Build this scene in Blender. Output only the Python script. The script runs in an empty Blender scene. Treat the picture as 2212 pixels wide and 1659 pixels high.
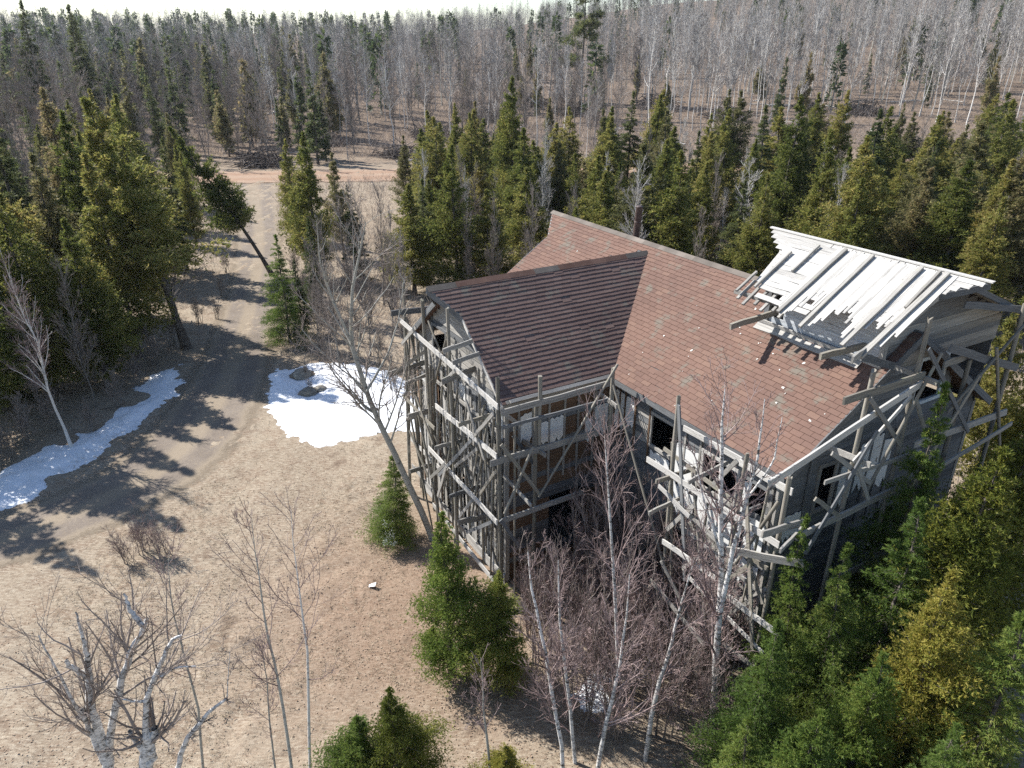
import bpy, math, random
import numpy as np
from mathutils import Vector, Matrix

rad = math.radians
S = bpy.context.scene
COL = S.collection

# ------------------------------------------------------------------ camera
CAM_H, PITCH, FOC = 14.5, rad(24.86), 1588.0          # focal length in units of a 2212-wide frame
cam_d = bpy.data.cameras.new("camera")
cam_d.sensor_width = 36.0
cam_d.lens = 36.0 * FOC / 2212.0
cam_d.clip_start, cam_d.clip_end = 0.1, 6000.0
cam = bpy.data.objects.new("camera", cam_d)
cam.location = (0, 0, CAM_H)
cam.rotation_euler = (math.pi / 2 - PITCH, 0, 0)
COL.objects.link(cam)
S.camera = cam

# ------------------------------------------------------------------ sky, sun, exposure
SUN_AZ, SUN_EL = rad(-61.0), rad(43.0)                 # clockwise from +Y, above the horizon
world = bpy.data.worlds.new("World")
S.world = world
world.use_nodes = True
wn = world.node_tree
bg = wn.nodes["Background"]
sky = wn.nodes.new("ShaderNodeTexSky")
sky.sky_type = 'NISHITA'
sky.sun_disc = False
sky.sun_elevation = SUN_EL
sky.sun_rotation = SUN_AZ
sky.air_density, sky.dust_density, sky.ozone_density = 1.0, 0.4, 1.5
wn.links.new(sky.outputs[0], bg.inputs[0])
bg.inputs[1].default_value = 0.085
sun_d = bpy.data.lights.new("sun", 'SUN')
sun_d.energy = 4.6
sun_d.angle = rad(0.53)
sun_d.color = (1.0, 0.955, 0.89)
sun = bpy.data.objects.new("sun", sun_d)
sd = Vector((math.sin(SUN_AZ) * math.cos(SUN_EL), math.cos(SUN_AZ) * math.cos(SUN_EL), math.sin(SUN_EL)))
sun.rotation_euler = sd.to_track_quat('Z', 'Y').to_euler()
sun.location = (-40, 30, 60)
COL.objects.link(sun)
S.view_settings.view_transform = 'Standard'
S.view_settings.look = 'None'
S.view_settings.gamma = 1.0
S.view_settings.use_curve_mapping = False
S.view_settings.exposure = 1.1
S.render.engine = 'CYCLES'
S.cycles.max_bounces = 6
S.cycles.diffuse_bounces = 3
S.cycles.transmission_bounces = 4
S.cycles.transparent_max_bounces = 12
S.cycles.caustics_reflective = False
S.cycles.caustics_refractive = False
S.cycles.use_denoising = False

# ------------------------------------------------------------------ helpers: noise and terrain
def _hash(ix, iy, seed):
    n = (ix.astype(np.int64) * 374761393 + iy.astype(np.int64) * 668265263 + seed * 1442695041) & 0xFFFFFFFF
    n = ((n ^ (n >> 13)) * 1274126177) & 0xFFFFFFFF
    return ((n ^ (n >> 16)) & 0xFFFF) / 65535.0

def vnoise(x, y, seed=0):
    x = np.asarray(x, float); y = np.asarray(y, float)
    ix, iy = np.floor(x), np.floor(y)
    fx, fy = x - ix, y - iy
    fx = fx * fx * (3 - 2 * fx); fy = fy * fy * (3 - 2 * fy)
    a, b = _hash(ix, iy, seed), _hash(ix + 1, iy, seed)
    c, d = _hash(ix, iy + 1, seed), _hash(ix + 1, iy + 1, seed)
    return (a * (1 - fx) + b * fx) * (1 - fy) + (c * (1 - fx) + d * fx) * fy

def fbm(x, y, seed=0, o=4):
    s, a, t = 0.0, 0.5, 0.0
    for i in range(o):
        s = s + a * vnoise(np.asarray(x) * 2 ** i, np.asarray(y) * 2 ** i, seed + 17 * i); t += a; a *= .5
    return s / t

def sstep(a, b, x):
    t = np.clip((np.asarray(x, float) - a) / (b - a), 0, 1)
    return t * t * (3 - 2 * t)

def gz(x, y):
    x = np.asarray(x, float); y = np.asarray(y, float)
    d = y + .25 * np.abs(x)
    slope = .044 + .045 * sstep(-90, 160, x)
    over = np.clip(d - 118, 0, 460)
    hill = slope * over * sstep(0, 60, over)
    near = .10 * (fbm(x * .16, y * .16, 3, 3) - .5) + .09 * (fbm(x * .9, y * .9, 5, 3) - .5)
    clod = sstep(.58, .70, vnoise(x * .35, y * .35, 9)) * .17 * (fbm(x * 2.6, y * 2.6, 11, 2) - .35) + .035 * (fbm(x * 3.1, y * 3.1, 13, 2) - .5)
    far = 1.6 * (fbm(x * .02, y * .02, 21, 3) - .5) * sstep(100, 150, d)
    return near + clod + hill + far

def ray(px, py):
    a = (px - 1106.0) / FOC; b = (829.5 - py) / FOC
    return np.array([a, math.cos(PITCH) + b * math.sin(PITCH), -math.sin(PITCH) + b * math.cos(PITCH)])

def gpt(px, py):
    """the place on the ground seen at that spot of the photograph"""
    d = ray(px, py); z = 0.0
    for _ in range(4):
        t = (z - CAM_H) / d[2]; z = float(gz(t * d[0], t * d[1])) if t * d[1] < 90 else 0.0
    return np.array([t * d[0], t * d[1], z])

def at_depth(px, py, Y):
    d = ray(px, py); t = Y / d[1]
    return np.array([t * d[0], Y, CAM_H + t * d[2]])

# ------------------------------------------------------------------ helpers: meshes
def mesh_from(name, verts, faces, mats, smooth=False):
    """faces: list of (array[n,k], material index)"""
    me = bpy.data.meshes.new(name)
    verts = np.asarray(verts, np.float32)
    me.vertices.add(len(verts)); me.vertices.foreach_set("co", verts.ravel())
    loops = np.concatenate([f.ravel() for f, _ in faces]).astype(np.int32)
    tot = np.concatenate([np.full(len(f), f.shape[1], np.int32) for f, _ in faces])
    mi = np.concatenate([np.full(len(f), m, np.int32) for f, m in faces])
    st = np.concatenate([[0], np.cumsum(tot)[:-1]]).astype(np.int32)
    me.loops.add(len(loops)); me.loops.foreach_set("vertex_index", loops)
    me.polygons.add(len(tot)); me.polygons.foreach_set("loop_start", st); me.polygons.foreach_set("loop_total", tot)
    me.polygons.foreach_set("material_index", mi)
    me.polygons.foreach_set("use_smooth", np.full(len(tot), smooth, bool))
    for m in mats: me.materials.append(m)
    me.update(calc_edges=True); me.validate()
    return me

class Geo:
    def __init__(s): s.v = []; s.f = []; s.n = 0
    def add(s, v, f, m=0):
        v = np.asarray(v, float).reshape(-1, 3)
        s.v.append(v); s.f.append((np.asarray(f, np.int64) + s.n, m)); s.n += len(v)
    def tubes(s, P, R, n=3, m=0):
        v, f = tubes(P, R, n); s.add(v, f, m)
    def mesh(s, name, mats, smooth=False): return mesh_from(name, np.concatenate(s.v), s.f, mats, smooth)

def unit(v): return v / np.maximum(np.linalg.norm(v, axis=-1, keepdims=True), 1e-9)

def tubes(P, R, n):
    P = np.asarray(P, float); R = np.asarray(R, float)
    if P.ndim == 2: P, R = P[None], R[None]
    N, k, _ = P.shape
    T = unit(np.gradient(P, axis=1))
    md = unit(P[:, -1] - P[:, 0])
    ref = np.where(np.abs(md[:, 2:3]) > .8, np.array([[1., 0, 0]]), np.array([[0, 0, 1.]]))
    U = unit(np.cross(T, ref[:, None, :])); V = np.cross(T, U)
    a = np.arange(n) * 2 * math.pi / n
    v = P[:, :, None, :] + R[:, :, None, None] * (np.cos(a)[None, None, :, None] * U[:, :, None, :] + np.sin(a)[None, None, :, None] * V[:, :, None, :])
    base = (np.arange(N) * k * n)[:, None, None]
    j = np.arange(k - 1)[None, :, None] * n; i = np.arange(n)[None, None, :]; i2 = (i + 1) % n
    f = np.stack([base + j + i, base + j + i2, base + j + n + i2, base + j + n + i], -1).reshape(-1, 4)
    return v.reshape(-1, 3), f

def link(o, parent=None):
    COL.objects.link(o)
    if parent is not None: o.parent = parent
    return o
def obj(name, me, parent=None): return link(bpy.data.objects.new(name, me), parent)
def tag(o, label=None, cat=None, group=None, kind=None):
    if label: o["label"] = label
    if cat: o["category"] = cat
    if group: o["group"] = group
    if kind: o["kind"] = kind
    return o
def empty(name, loc=(0, 0, 0), rz=0.0, parent=None):
    o = bpy.data.objects.new(name, None); o.empty_display_size = .3
    o.location = loc; o.rotation_euler = (0, 0, rz)
    return link(o, parent)

# ------------------------------------------------------------------ materials
class NT:
    def __init__(s, name):
        s.mat = bpy.data.materials.new(name); s.mat.use_nodes = True
        s.t = s.mat.node_tree; s.t.nodes.clear()
        s.out = s.n("ShaderNodeOutputMaterial")
    def n(s, typ, **kw):
        nd = s.t.nodes.new(typ)
        for k, v in kw.items(): setattr(nd, k, v)
        return nd
    def l(s, a, b): s.t.links.new(a, b)
    def coord(s, kind="Object", scale=(1, 1, 1), rnd=False):
        if kind == "World":
            src = s.n("ShaderNodeNewGeometry").outputs["Position"]
        else:
            src = s.n("ShaderNodeTexCoord").outputs[kind]
        mp = s.n("ShaderNodeMapping"); mp.inputs["Scale"].default_value = scale
        s.l(src, mp.inputs["Vector"])
        if rnd:
            oi = s.n("ShaderNodeObjectInfo"); mu = s.n("ShaderNodeMath", operation='MULTIPLY'); mu.inputs[1].default_value = 57.0
            s.l(oi.outputs["Random"], mu.inputs[0])
            cb = s.n("ShaderNodeCombineXYZ")
            for i in range(3): s.l(mu.outputs[0], cb.inputs[i])
            s.l(cb.outputs[0], mp.inputs["Location"])
        return mp.outputs[0]
    def noise(s, vec, scale, detail=4, rough=.55):
        nz = s.n("ShaderNodeTexNoise"); nz.inputs["Scale"].default_value = scale
        nz.inputs["Detail"].default_value = detail; nz.inputs["Roughness"].default_value = rough
        s.l(vec, nz.inputs["Vector"]); return nz.outputs["Fac"]
    def ramp(s, fac, stops):
        r = s.n("ShaderNodeValToRGB"); e = r.color_ramp.elements
        while len(e) < len(stops): e.new(.5)
        for el, (p, c) in zip(e, stops):
            el.position = p; el.color = (c, c, c, 1) if isinstance(c, (int, float)) else (*c, 1)
        s.l(fac, r.inputs[0]); return r.outputs[0]
    def mix(s, fac, a, b, mode='MIX'):
        m = s.n("ShaderNodeMix", data_type='RGBA', blend_type=mode)
        for sock, v in ((m.inputs[0], fac), (m.inputs[6], a), (m.inputs[7], b)):
            if hasattr(v, "type"): s.l(v, sock)
            elif isinstance(v, (int, float)): sock.default_value = v
            else: sock.default_value = (*v, 1)
        return m.outputs[2]
    def math(s, op, a, b=0.0):
        m = s.n("ShaderNodeMath", operation=op)
        for sock, v in ((m.inputs[0], a), (m.inputs[1], b)):
            if hasattr(v, "type"): s.l(v, sock)
            else: sock.default_value = v
        return m.outputs[0]
    def rnd(s): return s.n("ShaderNodeObjectInfo").outputs["Random"]
    def island(s): return s.n("ShaderNodeNewGeometry").outputs["Random Per Island"]
    def bsdf(s, col, rough=.9, bump=None, strength=.3, dist=.02, spec=.2):
        p = s.n("ShaderNodeBsdfPrincipled")
        if hasattr(col, "type"): s.l(col, p.inputs["Base Color"])
        else: p.inputs["Base Color"].default_value = (*col, 1)
        p.inputs["Roughness"].default_value = rough
        p.inputs["Specular IOR Level"].default_value = spec
        if bump is not None:
            b = s.n("ShaderNodeBump"); b.inputs["Strength"].default_value = strength; b.inputs["Distance"].default_value = dist
            s.l(bump, b.inputs["Height"]); s.l(b.outputs[0], p.inputs["Normal"])
        return p.outputs[0]
    def done(s, sh): s.l(sh, s.out.inputs["Surface"]); return s.mat

def mat_wood(name, dark, light, bright=1.0, lichen=.25):
    t = NT(name)
    v = t.coord("Object", (3.0, 14, 14), rnd=True)
    g = t.noise(v, 1.0, 6, .65)
    v2 = t.coord("Object", (1.2, 40, 40), rnd=True)
    g2 = t.noise(v2, 1.0, 3, .6)
    c = t.mix(t.ramp(g, [(.28, 0.0), (.7, 1.0)]), dark, light)
    c = t.mix(t.ramp(g2, [(.35, .55), (.62, 1.0)]), (0, 0, 0), c)
    r = t.ramp(t.rnd(), [(0, .62), (.5, .9), (1, 1.0)])
    c = t.mix(1.0, c, r, 'MULTIPLY')
    if lichen:
        ln = t.noise(t.coord("World"), 9.0, 4)
        c = t.mix(t.math('MULTIPLY', t.ramp(ln, [(.6, 0), (.7, 1)]), lichen), c, (.30, .33, .20))
    return t.done(t.bsdf(c, .92, g2, .5, .01))

def mat_shingle(name, a, b, c3, moss):
    t = NT(name)
    w = t.coord("World")
    big = t.noise(w, .55, 4)
    c = t.mix(t.ramp(big, [(.35, 0), (.65, 1)]), a, b)
    isl = t.island(); ob = t.rnd()
    r = t.math('FRACT', t.math('ADD', isl, ob))
    c = t.mix(t.ramp(r, [(0, 0), (.8, .1), (1, .55)]), c, c3)
    c = t.mix(1.0, c, t.ramp(r, [(0, .90), (.4, 1.0), (.8, .95), (1, 1.0)]), 'MULTIPLY')
    gr = t.noise(w, 90, 2)
    c = t.mix(1.0, c, t.ramp(gr, [(.3, .75), (.7, 1.0)]), 'MULTIPLY')
    mo = t.noise(w, 1.7, 5, .65)
    c = t.mix(t.math('MULTIPLY', t.ramp(mo, [(.56, 0), (.66, 1)]), moss), c, (.16, .155, .13))
    return t.done(t.bsdf(c, .95, gr, .4, .006))

def mat_leaf(name, cols, hue_scale=.35, trans=.52):
    """cols: four leaf colours, from deep to pale"""
    t = NT(name)
    n = t.noise(t.coord("World"), hue_scale, 3)
    tree = t.rnd(); isl = t.island()
    f = t.math('ADD', t.math('MULTIPLY', n, .75), t.math('ADD', t.math('MULTIPLY', t.math('SUBTRACT', tree, .5), .42), t.math('MULTIPLY', t.math('SUBTRACT', isl, .5), .55)))
    c = t.ramp(f, [(.08, cols[0]), (.34, cols[1]), (.58, cols[2]), (.82, cols[3])])
    d = t.n("ShaderNodeBsdfPrincipled"); t.l(c, d.inputs["Base Color"]); d.inputs["Roughness"].default_value = .55
    d.inputs["Specular IOR Level"].default_value = .25
    tr = t.n("ShaderNodeBsdfTranslucent"); t.l(c, tr.inputs["Color"])
    m = t.n("ShaderNodeMixShader"); m.inputs[0].default_value = trans
    t.l(d.outputs[0], m.inputs[1]); t.l(tr.outputs[0], m.inputs[2])
    return t.done(m.outputs[0])

def mat_bark(name, pale, dark, amount, tint=0.0):
    t = NT(name)
    v = t.coord("Object", (4, 4, 9), rnd=True)
    n = t.noise(v, 1.0, 5, .7)
    n2 = t.noise(t.coord("Object", (14, 14, 30)), 1.0, 3, .6)
    f = t.math('ADD', t.math('MULTIPLY', n, .6), t.math('MULTIPLY', n2, .4))
    c = t.mix(t.ramp(f, [(amount - .08, 1.0), (amount + .06, 0.0)]), pale, dark)
    c = t.mix(1.0, c, t.ramp(t.rnd(), [(0, .7), (1, 1.0)]), 'MULTIPLY')
    return t.done(t.bsdf(c, .85, n2, .4, .02))

def mat_plain(name, c1, c2, scale=3.0, rough=.9, world=True, spec=.2, vary=.3):
    t = NT(name)
    n = t.noise(t.coord("World" if world else "Object"), scale, 4)
    c = t.mix(t.ramp(n, [(.3, 0), (.7, 1)]), c1, c2)
    if vary: c = t.mix(1.0, c, t.ramp(t.rnd(), [(0, 1 - vary), (1, 1.0)]), 'MULTIPLY')
    return t.done(t.bsdf(c, rough, n, .25, .02, spec))

def mat_twig(name, c1, c2):
    t = NT(name)
    c = t.mix(t.island(), c1, c2)
    c = t.mix(1.0, c, t.ramp(t.rnd(), [(0, .72), (1, 1.0)]), 'MULTIPLY')
    return t.done(t.bsdf(c, .8))

WOOD = mat_wood("weathered_wood", (.20, .19, .175), (.60, .58, .54))
WOOD_PALE = mat_wood("bleached_wood", (.44, .43, .41), (.80, .78, .74), lichen=.12)
WOOD_DARK = mat_wood("grey_siding_wood", (.10, .105, .11), (.30, .31, .32), lichen=.08)
WOOD_BROWN = mat_wood("brown_sheathing_wood", (.10, .065, .045), (.30, .19, .12), lichen=0)
WOOD_POLE = mat_wood("barkless_pole_wood", (.17, .155, .13), (.46, .43, .37), lichen=.4)

SHINGLE = mat_shingle("asphalt_shingle", (.162, .102, .084), (.200, .124, .098), (.235, .152, .115), .7)
SHINGLE_WING = mat_shingle("stained_asphalt_shingle", (.14, .096, .087), (.18, .123, .110), (.215, .155, .135), .6)
CEDAR = mat_leaf("cedar_foliage", [(.085, .112, .028), (.190, .210, .054), (.320, .290, .088), (.420, .335, .125)])
CEDAR_FRESH = mat_leaf("young_spruce_foliage", [(.080, .138, .032), (.165, .240, .052), (.260, .305, .074), (.360, .345, .10)], .8)
CEDAR_YELLOW = mat_leaf("yellow_green_cedar_foliage", [(.10, .130, .027), (.205, .230, .046), (.335, .305, .066), (.44, .37, .095)], .8)
CEDAR_OLD = mat_leaf("dull_cedar_foliage", [(.10, .110, .048), (.180, .180, .075), (.275, .238, .115), (.345, .262, .145)])
SPRUCE = mat_leaf("spruce_needles", [(.044, .066, .030), (.085, .115, .044), (.145, .165, .062), (.205, .205, .085)])
BIRCH = mat_bark("birch_bark", (.70, .68, .64), (.10, .09, .08), .41)
BIRCH_NEAR = mat_bark("old_birch_bark", (.72, .71, .69), (.065, .06, .055), .47)
ASPEN = mat_bark("aspen_bark", (.46, .45, .40), (.12, .11, .10), .42)
GREYBARK = mat_bark("grey_bark", (.27, .25, .225), (.09, .08, .07), .48)
DARKBARK = mat_bark("conifer_bark", (.17, .15, .13), (.06, .05, .045), .5)
TWIG = mat_twig("bare_twigs", (.20, .165, .145), (.40, .345, .31))
TWIG_PURPLE = mat_twig("purple_twigs", (.18, .125, .12), (.41, .32, .305))
TWIG_GREY = mat_twig("grey_twigs", (.27, .25, .235), (.48, .45, .43))
def mat_snow():
    t = NT("old_snow"); v = t.coord("World"); n = t.noise(v, 1.6, 6, .7); f = t.noise(v, 18, 4, .7)
    c = t.mix(t.ramp(n, [(.4, 0), (.7, 1)]), (.80, .83, .88), (.70, .72, .74))
    c = t.mix(t.ramp(f, [(.64, 0), (.72, .7)]), c, (.34, .29, .24))
    return t.done(t.bsdf(c, .6, t.math('ADD', t.math('MULTIPLY', n, .7), t.math('MULTIPLY', f, .3)), .5, .08))
SNOW = mat_snow()

def mat_panel():
    t = NT("peeling_white_paint")
    v = t.coord("World")
    n = t.noise(v, 3.4, 6, .7)
    n2 = t.noise(v, 14, 4, .6)
    f = t.math('ADD', t.math('MULTIPLY', n, .7), t.math('MULTIPLY', n2, .3))
    c = t.mix(t.ramp(f, [(.60, 0), (.63, 1)]), (.70, .71, .70), (.14, .10, .075))
    return t.done(t.bsdf(c, .8, f, .3, .01))
PANEL = mat_panel()

def mat_ground():
    t = NT("dry_grass_and_dirt")
    v = t.coord("World")
    big = t.noise(v, .22, 5, .6); mid = t.noise(v, 1.6, 6, .65); fine = t.noise(v, 11, 5, .7); tiny = t.noise(v, 46, 3, .7)
    st = t.noise(t.coord("World", (5, 16, 5)), 1.0, 6, .7)            # matted stalks lying one way
    st2 = t.noise(t.coord("World", (22, 9, 9)), 1.0, 5, .7)
    c = t.mix(t.ramp(big, [(.35, 0), (.62, 1)]), (.235, .185, .135), (.325, .270, .205))
    c = t.mix(t.ramp(mid, [(.46, 0), (.62, .75)]), c, (.20, .140, .100))
    c = t.mix(t.ramp(st, [(.47, 0), (.62, .8)]), c, (.43, .375, .295))
    c = t.mix(t.ramp(st2, [(.50, 0), (.66, .6)]), c, (.38, .31, .235))
    c = t.mix(t.ramp(st, [(.30, .75), (.43, 0)]), c, (.125, .095, .07))
    c = t.mix(t.ramp(fine, [(.30, .6), (.42, 0)]), c, (.15, .11, .08))
    c = t.mix(1.0, c, t.ramp(tiny, [(.28, .6), (.5, 1.0), (.75, 1.0)]), 'MULTIPLY')
    # rusty leaf litter in front of the wing
    gm = t.n("ShaderNodeVectorMath", operation='DISTANCE'); t.l(v, gm.inputs[0]); gm.inputs[1].default_value = (-3.0, 16.2, 0)
    lz = t.ramp(t.math('ADD', t.math('MULTIPLY', gm.outputs["Value"], .1), t.math('MULTIPLY', t.math('SUBTRACT', mid, .5), .9)), [(.18, 1.0), (.62, 0.0)])
    c = t.mix(t.math('MULTIPLY', lz, .55), c, t.mix(t.ramp(fine, [(.35, 0), (.65, 1)]), (.16, .095, .062), (.30, .20, .145)))
    mud = t.noise(v, .55, 5, .7)
    c = t.mix(t.ramp(mud, [(.60, 0), (.68, .85)]), c, (.155, .115, .085))
    # the wood's floor beyond the clearing is brown leaf mould
    sy = t.n("ShaderNodeSeparateXYZ"); t.l(v, sy.inputs[0])
    wd = t.ramp(t.math('ADD', t.math('MULTIPLY', sy.outputs[1], .01), t.math('MULTIPLY', big, .25)), [(1.05, 0), (1.20, 1)]) if False else t.ramp(t.math('ADD', t.math('MULTIPLY', sy.outputs[1], .004), t.math('MULTIPLY', big, .20)), [(.46, 0), (.56, 1)])
    c = t.mix(t.math('MULTIPLY', wd, .8), c, t.mix(t.ramp(mid, [(.4, 0), (.6, 1)]), (.12, .09, .07), (.21, .155, .115)))
    h = t.math('ADD', t.math('MULTIPLY', fine, .5), t.math('ADD', t.math('MULTIPLY', st, .6), t.math('MULTIPLY', tiny, .4)))
    return t.done(t.bsdf(c, .97, h, .7, .06, .1))
def mat_track(name, c1, c2, c3, edge0, edge1):
    """a sheet whose ragged margin thins out into the ground below (x of the UV map runs across it)"""
    t = NT(name)
    v = t.coord("World")
    n = t.noise(v, .8, 5, .65); f = t.noise(v, 9, 5, .7); ti = t.noise(v, 40, 3, .7)
    uv = t.n("ShaderNodeUVMap"); sx = t.n("ShaderNodeSeparateXYZ"); t.l(uv.outputs[0], sx.inputs[0])
    u = sx.outputs[0]
    d = t.math('ABSOLUTE', t.math('SUBTRACT', u, .5))                 # 0 in the middle, .5 at the margin
    c = t.mix(t.ramp(n, [(.35, 0), (.65, 1)]), c1, c2)
    rut = t.ramp(t.math('ADD', d, t.math('MULTIPLY', t.math('SUBTRACT', n, .5), .10)), [(.06, 1.0), (.13, 0.0), (.26, 0.0), (.33, 1.0)])
    c = t.mix(t.math('MULTIPLY', rut, .55), c, c3)
    c = t.mix(t.ramp(f, [(.50, 0), (.72, .6)]), c, c3)
    c = t.mix(1.0, c, t.ramp(ti, [(.3, .6), (.55, 1.0)]), 'MULTIPLY')
    p = t.bsdf(c, .95, t.math('ADD', t.math('MULTIPLY', f, .6), t.math('MULTIPLY', ti, .4)), .6, .04, .1)
    tr = t.n("ShaderNodeBsdfTransparent")
    e = t.math('ADD', d, t.math('ADD', t.math('MULTIPLY', t.math('SUBTRACT', f, .5), .22), t.math('MULTIPLY', t.math('SUBTRACT', n, .5), .25)))
    m = t.n("ShaderNodeMixShader")
    t.l(t.ramp(e, [(edge0, 0.0), (edge1, 1.0)]), m.inputs[0]); t.l(p, m.inputs[1]); t.l(tr.outputs[0], m.inputs[2])
    return t.done(m.outputs[0])

# ================================================================== THE SETTING
def axis(a, b, step, far_lo, far_hi):
    mid = np.arange(a, b + 1e-6, step)
    lo = [a]; s = step
    while lo[-1] > far_lo: s *= 1.16; lo.append(lo[-1] - s)
    hi = [b]; s = step
    while hi[-1] < far_hi: s *= 1.16; hi.append(hi[-1] + s)
    return np.concatenate([lo[:0:-1], mid, hi[1:]])
def make_ground():
    xs = axis(-26, 14, .16, -2500, 2500); ys = axis(7, 46, .16, -300, 4000)
    X, Y = np.meshgrid(xs, ys)
    v = np.stack([X, Y, gz(X, Y)], -1).reshape(-1, 3)
    nx = len(xs); ny = len(ys)
    i = np.arange(ny - 1)[:, None] * nx + np.arange(nx - 1)[None, :]
    f = np.stack([i, i + 1, i + nx + 1, i + nx], -1).reshape(-1, 4)
    o = obj("ground", mesh_from("ground", v, [(f, 0)], [mat_ground()], True)); tag(o, kind="structure")
make_ground()

def ribbon(name, pts, widths, mat, lift, step=.3, across=10):
    pts = np.asarray(pts, float); widths = np.asarray(widths, float)
    seg = np.concatenate([[0], np.cumsum(np.linalg.norm(np.diff(pts, axis=0), axis=1))])
    s = np.arange(0, seg[-1], step)
    # Catmull-like smoothing by dense resampling and box filtering
    cx = np.interp(s, seg, pts[:, 0]); cy = np.interp(s, seg, pts[:, 1]); w = np.interp(s, seg, widths)
    k = max(3, int(3.0 / step)); ker = np.ones(k) / k
    pad = lambda a: np.convolve(np.pad(a, (k // 2, k - 1 - k // 2), mode='reflect', reflect_type='odd'), ker, 'valid')
    cx, cy, w = pad(cx), pad(cy), pad(w)
    tx, ty = np.gradient(cx), np.gradient(cy); L = np.hypot(tx, ty); nx, ny = -ty / L, tx / L
    u = np.linspace(0, 1, across + 1)
    X = cx[:, None] + nx[:, None] * (u - .5)[None] * w[:, None]; Y = cy[:, None] + ny[:, None] * (u - .5)[None] * w[:, None]
    v = np.stack([X, Y, gz(X, Y) + lift], -1).reshape(-1, 3)
    n = across + 1; i = np.arange(len(s) - 1)[:, None] * n + np.arange(across)[None]
    f = np.stack([i, i + 1, i + n + 1, i + n], -1).reshape(-1, 4)
    me = mesh_from(name, v, [(f, 0)], [mat], True)
    uvl = me.uv_layers.new(name="UVMap")
    li = np.zeros(len(me.loops), np.int32); me.loops.foreach_get("vertex_index", li)
    U = np.tile(u, len(s)); V = np.repeat(s * .2, n)
    uvl.data.foreach_set("uv", np.stack([U[li], V[li]], -1).astype(np.float32).ravel())
    return tag(obj(name, me), kind="structure")

DRIVE_PX = [(545, 392, 7.5), (552, 440, 5.6), (560, 500, 4.5), (556, 580, 4.0), (541, 660, 3.9), (520, 740, 4.0), (488, 830, 4.5), (440, 920, 4.9), (372, 995, 4.8), (270, 1060, 4.4), (130, 1120, 4.2), (-60, 1190, 4.0), (-300, 1260, 4.0)]
dp = [gpt(a, b) for a, b, _ in DRIVE_PX]
DRIVE = np.array([(p[0], p[1]) for p in dp])
ribbon("driveway", DRIVE, [w for _, _, w in DRIVE_PX],
       mat_track("packed_driveway_dirt", (.185, .155, .130), (.235, .20, .168), (.33, .27, .195), .33, .47), .014)
ROAD_Y = lambda x: 90.0 + .085 * (np.asarray(x) + 31) + .0006 * (np.asarray(x) + 31) ** 2
rx = np.linspace(-160, 150, 40)
ribbon("gravel_road", np.stack([rx, ROAD_Y(rx)], -1), np.full(40, 10.5),
       mat_track("reddish_gravel", (.29, .185, .13), (.34, .235, .165), (.37, .28, .21), .40, .47), .05, 1.0)

def poly_sd(X, Y, poly):
    """signed distance to a polygon, positive inside"""
    d = np.full(X.shape, 1e9); ins = np.zeros(X.shape, bool)
    n = len(poly)
    for i in range(n):
        ax, ay = poly[i]; bx, by = poly[(i + 1) % n]
        ex, ey = bx - ax, by - ay
        t = np.clip(((X - ax) * ex + (Y - ay) * ey) / (ex * ex + ey * ey + 1e-9), 0, 1)
        d = np.minimum(d, np.hypot(X - ax - t * ex, Y - ay - t * ey))
        c = ((ay > Y) != (by > Y)) & (X < (bx - ax) * (Y - ay) / (by - ay + 1e-12) + ax)
        ins ^= c
    return np.where(ins, d, -d)
def snow(px_poly, thick, label, seed, holes=(), rag=.5):
    poly = [gpt(a, b)[:2] for a, b in px_poly]
    P = np.array(poly); lo = P.min(0) - .5; hi = P.max(0) + .5; st = .11
    xs = np.arange(lo[0], hi[0], st); ys = np.arange(lo[1], hi[1], st)
    X, Y = np.meshgrid(xs, ys)
    sdv = poly_sd(X, Y, poly) + rag * ((fbm(X * 1.3, Y * 1.3, seed, 4) - .5) * 1.6 + (fbm(X * 4.5, Y * 4.5, seed + 8, 3) - .5) * .8)
    for hx, hy, hr in holes:
        c = gpt(hx, hy); sdv = np.minimum(sdv, np.hypot(X - c[0], (Y - c[1])) - hr + .35 * (fbm(X * 2, Y * 2, seed + 5) - .5))
    hgt = .6 * thick * sstep(-.02, .9, sdv) * (.75 + .5 * fbm(X * .7, Y * .7, seed + 2, 3)) + .10 * (fbm(X * 1.9, Y * 1.9, seed + 3, 4) - .5) * sstep(0, .5, sdv)
    Z = gz(X, Y) + np.where(sdv > 0, hgt + .012, np.maximum(sdv, -.3) * .35)
    keep = sdv > -.16
    nx = len(xs); i = (np.arange(len(ys) - 1)[:, None] * nx + np.arange(nx - 1)[None]).ravel()
    f = np.stack([i, i + 1, i + nx + 1, i + nx], -1); kf = keep.ravel()[f].all(1)
    f = f[kf]; used = np.unique(f); rm = np.full(X.size, -1); rm[used] = np.arange(len(used))
    v = np.stack([X, Y, Z], -1).reshape(-1, 3)[used]
    c = v.mean(0); c[2] = v[:, 2].min()
    o = obj("snow_patch", mesh_from("snow_patch", v - c, [(rm[f], 0)], [SNOW], True)); o.location = c
    return tag(o, label, "snow", "snow patches left on the ground")
snow([(393, 784), (352, 800), (318, 826), (286, 848), (262, 872), (243, 890), (238, 912), (210, 932), (168, 938), (150, 960), (100, 968), (76, 985), (30, 1012), (-40, 1045), (-120, 1090), (-100, 1130), (0, 1100), (50, 1085), (90, 1056), (104, 1033), (180, 1003), (212, 972), (244, 950), (293, 932), (330, 893), (357, 872), (386, 852), (391, 803)],
     .20, "long snow bank under the trees along the left side of the driveway", 31, holes=((280, 862, .8), (150, 950, .45), (225, 905, .3)), rag=.55)
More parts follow.
